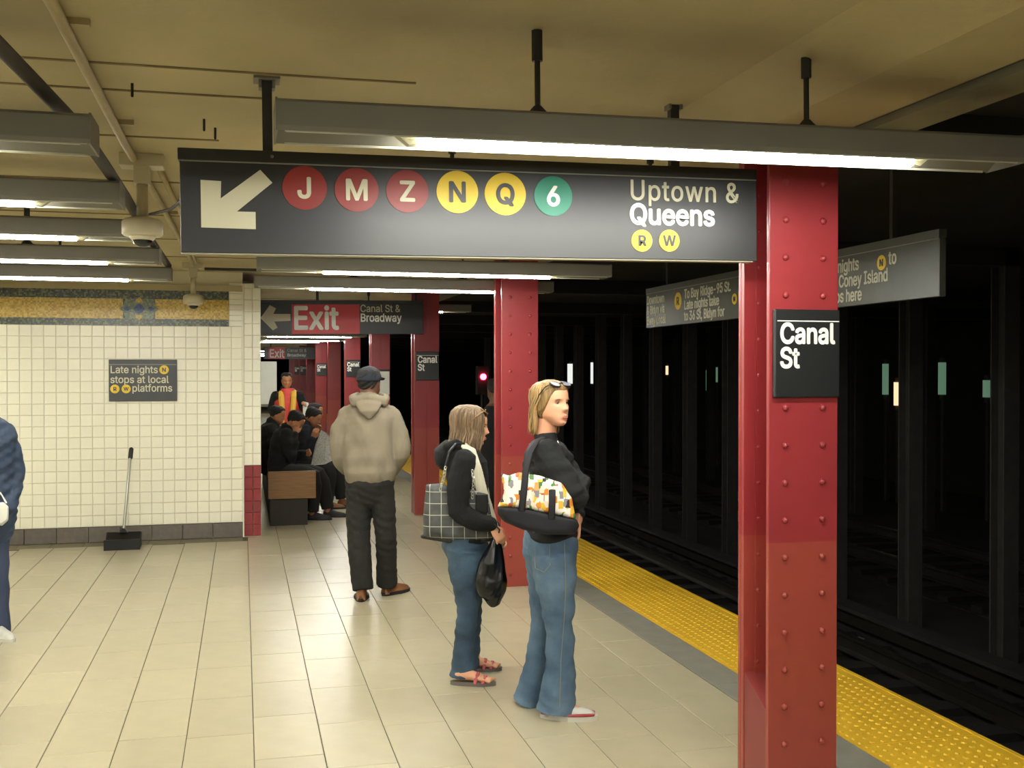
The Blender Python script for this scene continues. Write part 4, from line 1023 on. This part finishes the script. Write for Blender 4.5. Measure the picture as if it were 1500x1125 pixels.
b.tube([J(680, 655, -.07), J(674, 648, 0), J(680, 655, .07), J(700, 664, .06), J(706, 690, .02), J(712, 730, .0)], [(.022, .018)] * 6, n=12)
remesh(b, 'scarf', M_scarf, rt, .005, smooth=2, folds=[(.0025, 90, 10)], seed=4)
# plaid bag
def plaid(name):
    m = mat(name, '5E6060', .7, col2='1F2122', vscale=7, bump=.2, bscale=60); nt = m.node_tree; N = nt.nodes; L = nt.links; bs = N['Principled BSDF']
    src = bs.inputs['Base Color'].links[0].from_socket; tc = N.new('ShaderNodeTexCoord'); sp = N.new('ShaderNodeSeparateXYZ'); L.new(tc.outputs['Object'], sp.inputs[0]); cur = src
    for ax in ('X', 'Z'):
        ml = N.new('ShaderNodeMath'); ml.operation = 'FRACT'; mu = N.new('ShaderNodeMath'); mu.operation = 'MULTIPLY'; mu.inputs[1].default_value = 16
        L.new(sp.outputs[ax], mu.inputs[0]); L.new(mu.outputs[0], ml.inputs[0]); lt = N.new('ShaderNodeMath'); lt.operation = 'LESS_THAN'; lt.inputs[1].default_value = .06; L.new(ml.outputs[0], lt.inputs[0])
        mx = N.new('ShaderNodeMix'); mx.data_type = 'RGBA'; L.new(lt.outputs[0], mx.inputs[0]); L.new(cur, mx.inputs[6]); mx.inputs[7].default_value = (*hexc('B9B9AC'), 1); cur = mx.outputs[2]
    L.new(cur, bs.inputs['Base Color']); return m
M_plaid = plaid('grey_plaid_cloth')
t = thing('handbag', 'grey plaid handbag with silver chain handles on the brown-haired woman\'s arm', 'bag', tuple(P.root.location), rz=-YAW)
bagbody('plaid_body', M_plaid, P, [(623, 709), (645, 708), (670, 716), (700, 718), (716, 722), (721, 760), (722, 788), (690, 792), (655, 791), (619, 786)], -.13, .06, t, seed=12)
MB().tube([J(619, 786, -.13), J(655, 792, -.13), J(690, 794, -.13), J(722, 789, -.13)], .012, n=8).obj('bottom_edge', M_blackpl, t)
bevel(MB().box(J(698, 720).x, J(716, 720).x, -.20, -.185, J(698, 745).z, J(698, 718).z).obj('pocket', M_blackpl, t), .004)
def chain(pts, m, parent, step=.020):
    P_ = [Vector(p) for p in pts]; b = MB(); acc = 0; k = 0
    for a, c in zip(P_, P_[1:]):
        L_ = (c - a).length; d = (c - a).normalized(); s_ = 0
        while s_ < L_:
            cpt = a + d * s_; u = d.orthogonal().normalized(); u = u if k % 2 else d.cross(u)
            b.tube([cpt + d * (.013 * math.cos(q * math.pi / 4)) + u * (.008 * math.sin(q * math.pi / 4)) for q in range(9)], .0025, n=5, round_ends=False, cap=False); k += 1; s_ += step
    o = b.obj('chain_handle', m, parent); o['kind'] = 'stuff'; return o
M_chr = mat('silver_chain', 'C9C7BE', .3, metal=.7)
chain([J(645, 716, -.20), J(650, 700, -.215), J(653, 682, -.24)], M_chr, t); chain([J(692, 728, -.215), J(694, 702, -.26), J(692, 690, -.26)], M_chr, t)
b = MB(); b.tube([J(653, 682, -.24), J(658, 662, -.235), J(668, 650, -.19), J(680, 650, -.14)], [(.008, .004)] * 4, n=6); b.obj('shoulder_strap', M_blackpl, t)
# black plastic bag in her hand
t = thing('plastic_bag', 'crumpled glossy black plastic bag hanging from the brown-haired woman\'s hand', 'bag', tuple(P.root.location), rz=-YAW)
b = MB(); b.tube([J(727, 784, -.20), J(725, 800, -.20), J(722, 825, -.20), J(721, 850, -.20), J(721, 868, -.20), J(726, 883, -.20)], [(.014, .010), (.036, .03), (.066, .05), (.080, .06), (.074, .055), (.044, .03)], n=22, side=(1, 0, 0))
remesh(b, 'bag', mat('black_plastic_film', '0C0C0E', .22), t, .007, smooth=1, folds=[(.016, 60, 10), (.008, 90, 40)], seed=3)
MB().tube([J(727, 788, -.20), J(721, 778, -.215), J(724, 768, -.235), J(732, 776, -.215), J(728, 788, -.20)], .005, n=6).obj('loop_handle', M_blackpl, t, smooth=True)

# ============ man in tan hooded sweatshirt, seen from behind
P = Person('man seen from behind in tan hooded sweatshirt, navy cap and black trousers', 8.12, 542, R(82)); rt = P.root; J = P.J; S = .232
Mh = head_matrix(J(541, 583, .03), R(74), R(0))
b = MB(); rows = [(542, 715, 0, .15, .11), (542, 695, 0, .17, .12), (541, 670, 0, .165, .115), (540, 640, 0, .18, .12), (540, 612, 0, .20, .12), (540, 598, 0, .17, .09), (540, 588, 0, .08, .065)]
torso(b, P, rows)
p, r = sub([J(540, 595, 0), Mh @ Vector((-.02, 0, .3 * S))], [.066, .062]); b.tube(p, r, n=16); add_head(b, Mh, S, male=True)
rsh, rel, rwr = J(575, 608, 0), J(587, 662, .0), J(566, 692, .20); lsh, lel, lwr = J(505, 608, 0), J(495, 662, .02), J(515, 690, .20)
arm(b, [rsh, rel, rwr], [.055, .04, .03]); arm(b, [lsh, lel, lwr], [.055, .04, .03]); hand(b, rwr, (-.9, .2, -.3), (0, -1, 0), 1, .5, 1); hand(b, lwr, (.9, .2, -.3), (0, -1, 0), 1, .5, -1)
rh, rk, ra = J(558, 715, 0), J(565, 785, -.0), J(566, 852, .1); lh, lk, la = J(525, 715, 0), J(525, 785, -.02), J(530, 862, -.1)
arm(b, [rh, rk, ra], [.085, .055, .04]); arm(b, [lh, lk, la], [.085, .055, .04])
remesh(b, 'body', M_skin3, rt, .007, smooth=1)
b = MB(); torso(b, P, [(542, 702, 0, .185, .14), (542, 690, 0, .205, .16), (541, 660, 0, .20, .155), (540, 630, 0, .205, .15), (540, 610, 0, .225, .14), (540, 598, 0, .195, .11), (540, 588, 0, .11, .085)], n=32)
arm(b, [rsh + Vector((-.03, 0, -.01)), J(583, 635, -.01), J(584, 665, .0), J(574, 690, .12)], [.085, .080, .076, .06]); arm(b, [lsh + Vector((.03, 0, -.01)), J(498, 635, 0), J(498, 665, .02), J(510, 688, .12)], [.085, .078, .074, .06])
remesh(b, 'sweatshirt', M_tan, rt, .008, smooth=3, folds=[(.014, 42, 12), (.006, 40, 45)], seed=21)
b = MB(); b.tube([J(541, 612, -.16), J(540, 603, -.16), J(540, 594, -.14), J(541, 585, -.115)], [(.02, .01), (.07, .028), (.095, .035), (.10, .03)], n=20, side=(1, 0, 0))
b.tube([J(519, 590, -.10), J(517, 583, -.02), J(524, 579, .08)], [.032, .034, .025], n=10); b.tube([J(563, 590, -.10), J(565, 583, -.02), J(558, 579, .08)], [.032, .034, .025], n=10); b.tube([J(519, 586, -.11), J(541, 581, -.13), J(563, 586, -.11)], [.03, .032, .03], n=10)
remesh(b, 'hood', M_tan, rt, .007, smooth=2, folds=[(.005, 25, 30)], seed=2)
b = MB(); torso(b, P, [(542, 722, 0, .16, .125), (542, 708, 0, .19, .14), (542, 695, 0, .185, .13)])
b.tube(*sub([rh, J(562, 750, 0), J(565, 785, 0), J(566, 825, .05), J(566, 856, .09)], [(.098, .11), (.088, .10), (.080, .088), (.078, .084), (.082, .086)]), n=18, side=P.l, round_ends=False)
b.tube(*sub([lh, J(525, 750, 0), J(525, 785, -.02), J(528, 830, -.07), J(531, 864, -.11)], [(.10, .115), (.095, .105), (.088, .095), (.084, .09), (.078, .084)]), n=18, side=P.l, round_ends=False)
remesh(b, 'trousers', M_blackp, rt, .008, smooth=2, folds=[(.008, 24, 45), (.004, 60, 110)], seed=6)
hl = J(529, 878, -.14); shoe(rt, (hl.x, hl.y - .03, 0), R(96), .27, .052, M_shoet, M_shoed, .10); hr = J(562, 868, .08); shoe(rt, (hr.x, hr.y - .03, 0), R(52), .27, .052, M_shoet, M_shoed, .10)
# cap
b = MB(); rings = []
for k in range(10):
    t_ = k / 9; z = 1.06 - .50 * t_; ring = []
    for i in range(30):
        a = 2 * math.pi * i / 30; rr_ = math.sqrt(max(0, 1 - (1 - t_) ** 2.2)); low = .0
        ring.append(Mh @ (Vector((-.03 + .52 * rr_ * math.cos(a), .39 * rr_ * math.sin(a), z + (.06 * t_ if math.cos(a) > 0 else 0))) * S))
    rings.append(ring)
b.rings(rings[::-1]); cp = b.obj('cap', M_cap, rt, smooth=True)
b = MB(); b.tube([Mh @ (Vector(p) * S) for p in ((.36, 0, .66), (.55, 0, .64), (.78, 0, .58))], [(.33 * S, .02 * S), (.33 * S, .02 * S), (.2 * S, .015 * S)], n=16, side=P.l); b.obj('visor', M_cap, cp)
hair_short(rt, Mh, S * .985, M_hair_d, low=.16)

# ============ man at the left edge
P = Person('man in navy jacket and jeans cut off by the left edge of the photo', 6.9, -24, R(-45)); rt = P.root; J = P.J; S = .232
Mh = head_matrix(J(-26, 600, 0), R(-40))
b = MB(); rows = [(-24, 772, 0, .15, .11), (-24, 750, 0, .17, .12), (-24, 715, 0, .165, .115), (-24, 672, 0, .17, .12), (-24, 640, 0, .165, .10), (-24, 626, 0, .11, .07), (-25, 612, 0, .065, .06)]
torso(b, P, rows); p, r = sub([J(-25, 618, 0), Mh @ Vector((-.02, 0, .3 * S))], [.066, .062]); b.tube(p, r, n=16); add_head(b, Mh, S, True)
lsh, lel, lwr = J(5, 640, .10), J(20, 695, .12), J(12, 742, .0); rsh, rel, rwr = J(-54, 640, -.12), J(-66, 700, -.15), J(-55, 750, -.18)
arm(b, [lsh, lel, lwr], [.055, .04, .03]); arm(b, [rsh, rel, rwr], [.042, .038, .03]); hand(b, lwr, (-.4, -.3, -.8), (-1, 0, 0), 1, .6, 1); hand(b, rwr, (.1, -.3, -.9), (1, 0, 0), 1, .6, -1)
rh, rk, ra = J(-38, 775, -.05), J(-44, 850, -.1), J(-48, 925, -.1); lh, lk, la = J(-10, 775, .05), J(-6, 850, .03), J(-5, 922, .02)
arm(b, [rh, rk, ra], [.085, .055, .04]); arm(b, [lh, lk, la], [.085, .055, .04]); remesh(b, 'body', M_skin2, rt, .007, smooth=1); face_parts(rt, Mh, S)
b = MB(); torso(b, P, [(-24, 775, 0, .185, .14), (-24, 750, 0, .195, .145), (-24, 700, 0, .185, .14), (-24, 660, 0, .19, .145), (-24, 640, 0, .205, .13), (-24, 622, 0, .17, .10), (-25, 612, 0, .09, .08)])
arm(b, [lsh, J(15, 668, .11), lel, lwr], [.080, .074, .068, .052]); arm(b, [rsh, rel, rwr], [.078, .066, .05]); remesh(b, 'jacket', M_navy, rt, .008, smooth=3, folds=[(.008, 24, 45), (.004, 60, 110)], seed=31)
b = MB(); torso(b, P, [(-24, 785, 0, .15, .12), (-24, 768, 0, .175, .13)])
for h_, k_, a_ in ((rh, rk, ra), (lh, lk, la)): b.tube(*sub([h_, k_, a_ + Vector((0, 0, -.03))], [(.095, .105), (.07, .075), (.075, .08)]), n=16, side=P.l, round_ends=False)
remesh(b, 'jeans', M_jean3, rt, .008, smooth=2, folds=[(.005, 14, 34)], seed=7)
shoe(rt, (la.x - .05, la.y + .02, 0), R(-40), .28, .05, M_shoew, M_sole, .09); shoe(rt, (ra.x - .03, ra.y + .05, 0), R(-55), .28, .05, M_shoew, M_sole, .09); hair_short(rt, Mh, S, M_hair_d)
t = thing('shopping_bag', 'white bag held by the man at the left edge', 'bag', tuple(rt.location), rz=-YAW)
bagbody('bag', M_post, P, [(-12, 738), (4, 735), (12, 742), (11, 762), (2, 770), (-14, 768)], -.12, .05, t)
MB().tube([J(-8, 738, -.12), J(0, 722, -.09), J(8, 736, -.12)], .006, n=6).obj('handle', M_post, t)

# ============ dark figure behind the second column
P = Person('person in dark coat mostly hidden between the brown-haired woman and the red column', 10.8, 722, R(150)); rt = P.root; J = P.J; S = .23
Mh = head_matrix(J(726, 588, 0), R(120))
b = MB(); torso(b, P, [(724, 690, 0, .17, .12), (724, 650, 0, .18, .12), (724, 615, 0, .2, .12), (724, 600, 0, .12, .08)]); p, r = sub([J(724, 604, 0), Mh @ Vector((-.02, 0, .3 * S))], [.066, .062]); b.tube(p, r, n=12); add_head(b, Mh, S, True)
for x, y in ((716, 0), (732, .05)): arm(b, [J(x, 690, y), J(x, 745, y), Vector((J(x, 780, y).x, y, .03))], [.09, .06, .045])
remesh(b, 'body', M_skin3, rt, .01, smooth=1); hair_short(rt, Mh, S, M_hair_d, vox=.01)
b = MB(); torso(b, P, [(724, 722, 0, .19, .14), (724, 690, 0, .19, .14), (724, 650, 0, .19, .135), (724, 618, 0, .215, .13), (724, 604, 0, .15, .10)])
arm(b, [J(706, 618, 0), J(704, 660, 0), J(709, 695, .1)], [.075, .065, .05]); arm(b, [J(742, 618, 0), J(745, 660, 0), J(741, 695, .1)], [.075, .065, .05]); remesh(b, 'coat', M_hood, rt, .01, smooth=2, folds=[(.006, 18, 30)], seed=1)
b = MB()
for x, y in ((716, 0), (732, .05)): b.tube([J(x, 700, y), J(x, 745, y), Vector((J(x, 780, y).x, y, .06))], [.105, .08, .075], n=14, round_ends=False)
remesh(b, 'trousers', M_blackp, rt, .01); 
for x, y in ((716, 0), (732, .05)): shoe(rt, (J(x, 780, y).x + .04, y, 0), R(170), .27, .05, M_shoed, M_shoed)

# ============ people on and by the bench
def seated(label, D, cx, py_head, jacket, skin, hairm, pitch, seed, kneex, fold_d=.0, theta=R(0), hands=None, shoes=M_shoed, trous=M_blackp, lean=10, cap=None, S=.225, seatz=.45, legs=True):
    P = Person(label, D, cx, theta, group=None); rt = P.root; J = P.J; k = D / F
    zc = lambda z: 545 - (z - CAMH) / k          # photo y of height z
    hip = (cx, zc(seatz + .10)); neck = (cx + lean, zc(seatz + .60)); Mh = head_matrix(J(cx + lean + 4, zc(seatz + .60) , 0), theta, -R(pitch))
    b = MB(); tr_ = [(hip[0], hip[1], 0, .16, .12)]
    for q in (.25, .5, .75, .92, 1.0):
        tr_.append((hip[0] + (neck[0] - hip[0]) * q ** 1.4, hip[1] + (neck[1] - hip[1]) * q, 0, {.25: .15, .5: .16, .75: .18, .92: .15, 1.0: .07}[q], {.25: .12, .5: .12, .75: .12, .92: .09, 1.0: .06}[q]))
    torso(b, P, tr_); p, r = sub([J(neck[0], neck[1] + 4, 0), Mh @ Vector((-.02, 0, .3 * S))], [.06, .056]); b.tube(p, r, n=12); add_head(b, Mh, S, True)
    sh = [J(neck[0] - 1, neck[1] + 9, s_ * .17) for s_ in (-1, 1)]
    hands = hands or [(cx + 34, neck[1] + 30, -.10), (cx + 34, neck[1] + 32, .10)]
    el = [J(cx + 14, neck[1] + 42, s_ * .21) for s_ in (-1, 1)]; wr = [J(*h_) for h_ in hands]
    for s_, e_, w_, sg in zip(sh, el, wr, (-1, 1)):
        arm(b, [s_, e_, w_], [.05, .04, .028]); hand(b, w_, (w_ - e_), (0, -sg, 0), 1, .6, sg)
    kn = [Vector((J(kneex, 0, 0).x + .02 * q, s_ * .12, seatz + .06)) for q, s_ in enumerate((-1, 1))]; hp = [J(hip[0], hip[1], s_ * .09) for s_ in (-1, 1)]
    an = [Vector((kn[0].x - .02, -.12, .08)), Vector((kn[1].x + .10, .12, .08))]
    for h_, k_, a_ in zip(hp, kn, an): arm(b, [h_, k_, a_], [.08, .055, .04])
    remesh(b, 'body', skin, rt, .009, smooth=1)
    b = MB(); torso(b, P, [(a, c, d, e + .03, f + .035) for a, c, d, e, f in tr_[:-1]] + [(neck[0], neck[1], 0, .09, .08)])
    for s_, e_, w_ in zip(sh, el, wr): arm(b, [s_, e_, w_ + (e_ - w_).normalized() * .02], [.08, .068, .05])
    remesh(b, 'jacket', jacket, rt, .009, smooth=3, folds=[(.012, 30, 60)], seed=seed)
    b = MB(); torso(b, P, [(hip[0], hip[1] + 6, 0, .17, .13), (hip[0], hip[1] - 2, 0, .175, .135)])
    for h_, k_, a_ in zip(hp, kn, an): b.tube(*sub([h_, k_ , a_ + Vector((0, 0, .02))], [.10, .085, .075]), n=14, round_ends=False)
    remesh(b, 'trousers', trous, rt, .01, smooth=2, folds=[(.005, 16, 30)], seed=seed + 1)
    for a_ in an: shoe(rt, (a_.x - .05, a_.y, 0), R(0), .27, .05, shoes, M_shoed, .09)
    hair_short(rt, Mh, S, hairm, vox=.009)
    return P
k = 12.45 / F
seated('person in black jacket seated nearest on the bench, head bowed, hand at mouth', 12.5, 411, 0, M_hood, M_skin2, M_hair_d, 38, 41, 462, hands=[(432, 636, -.12), (446, 664, .10)], lean=9)
PC = seated('person in dark navy jacket seated farther along the bench reading a newspaper', 13.5, 436, 0, mat('dark_navy_wool', '171B26', .9, var=.3), M_skin2, M_hair_d, 30, 43, 484, hands=[(458, 642, -.25), (463, 633, .12)], shoes=M_shoet, lean=12)
seated('person in black coat seated against the wall behind the nearest bench sitter', 13.9, 392, 0, M_hood, M_skin2, M_hair_d, 20, 47, 440, lean=6)
seated('person on the far bench end with blue shoes, mostly hidden behind the tan sweatshirt', 14.9, 452, 0, M_blackp, M_skin2, M_hair_d, 10, 49, 498, shoes=mat('teal_shoe', '2F7F8C', .5), lean=4)
t = thing('newspaper', 'open newspaper held by the seated reader on the bench', 'newspaper', tuple(PC.root.location), rz=-YAW)
M_news = mat('newsprint', 'D4D4CC', .85, col2='85857E', vscale=60, stretch=(1, 1, 3))
J = PC.J
for q, (pts, dd) in enumerate((([(455, 682), (462, 650), (470, 630), (478, 634), (492, 672), (476, 680)], -.30), ([(458, 684), (466, 654), (474, 634), (482, 638), (490, 670), (474, 679)], -.10))):
    b = MB(); n = len(pts); b.rings([[J(x, y, dd + .03 * math.sin(i * 2)) for i, (x, y) in enumerate(pts)], [J(x, y, dd + .006 + .03 * math.sin(i * 2)) for i, (x, y) in enumerate(pts)]]); b.obj('page', M_news, t)
# standing worker in safety vest
P = Person('person in orange and yellow safety vest standing beyond the bench', 16.0, 420, R(-70)); rt = P.root; J = P.J; S = .225
Mh = head_matrix(J(420, 568, 0), R(-75), -R(12))
M_vo = mat('orange_vest', 'C23A34', .6); M_vy = mat('yellow_reflective', 'D9A83C', .5)
b = MB(); rows = [(421, 640, 0, .16, .11), (421, 622, 0, .16, .11), (421, 600, 0, .17, .12), (421, 582, 0, .185, .12), (421, 574, 0, .15, .09), (420, 569, 0, .07, .06)]
torso(b, P, rows); p, r = sub([J(420, 574, 0), Mh @ Vector((-.02, 0, .3 * S))], [.062, .058]); b.tube(p, r, n=12); add_head(b, Mh, S, True)
ls, le, lw = J(438, 580, 0), J(446, 598, -.05), J(446, 592, -.28); rs, re_, rw_ = J(404, 580, 0), J(398, 600, -.05), J(404, 604, -.25)
for s_, e_, w_, sg in ((ls, le, lw, 1), (rs, re_, rw_, -1)): arm(b, [s_, e_, w_], [.05, .04, .028]); hand(b, w_, (w_ - e_), (0, -1, 0), 1, .6, sg)
for x, y in ((413, 0), (429, .05)): arm(b, [J(x, 640, y), J(x, 675, y), Vector((J(x, 700, y).x, y, .06))], [.085, .06, .045])
remesh(b, 'body', M_skin2, rt, .01, smooth=1)
b = MB(); torso(b, P, [(421, 640, 0, .18, .13), (421, 612, 0, .18, .135), (421, 590, 0, .19, .14), (421, 580, 0, .20, .13), (420, 571, 0, .11, .08)])
for s_, e_, w_ in ((ls, le, lw), (rs, re_, rw_)): arm(b, [s_, e_, w_ + (e_ - w_).normalized() * .03], [.078, .066, .05])
remesh(b, 'jacket', M_hood, rt, .01, smooth=2)
b = MB(); torso(b, P, [(421, 626, 0, .192, .147), (421, 612, 0, .192, .147), (421, 590, 0, .200, .152), (421, 581, 0, .175, .14), (421, 576, 0, .13, .11)]); remesh(b, 'vest', M_vo, rt, .01, smooth=2)
for x in (412, 430): MB().tube([J(x, 574, -.08), J(x, 581, -.15), J(x + (1 if x < 420 else -1), 600, -.168), J(x, 624, -.165)], [(.042, .02)] * 4, n=8, side=(1, 0, 0)).obj('reflective_stripe', M_vy, rt)
b = MB()
for x, y in ((413, 0), (429, .05)): b.tube([J(x, 632, y), J(x, 675, y), Vector((J(x, 700, y).x, y, .06))], [.10, .08, .075], n=14, round_ends=False)
remesh(b, 'trousers', M_blackp, rt, .012)
for x, y in ((413, 0), (429, .05)): shoe(rt, (J(x, 700, y).x, y + .05, 0), R(-80), .27, .05, M_shoed, M_shoed)
hair_short(rt, Mh, S, M_hair_d, vox=.01)
t = thing('paper', 'folded white paper in the vest wearer\'s hand', 'paper', tuple(rt.location), rz=-YAW)
b = MB(); b.rings([[J(x, y, -.36) for x, y in ((443, 588), (452, 590), (452, 606), (444, 610))], [J(x, y, -.37) for x, y in ((443, 588), (452, 590), (452, 606), (444, 610))]]); b.obj('sheet', M_post, t)
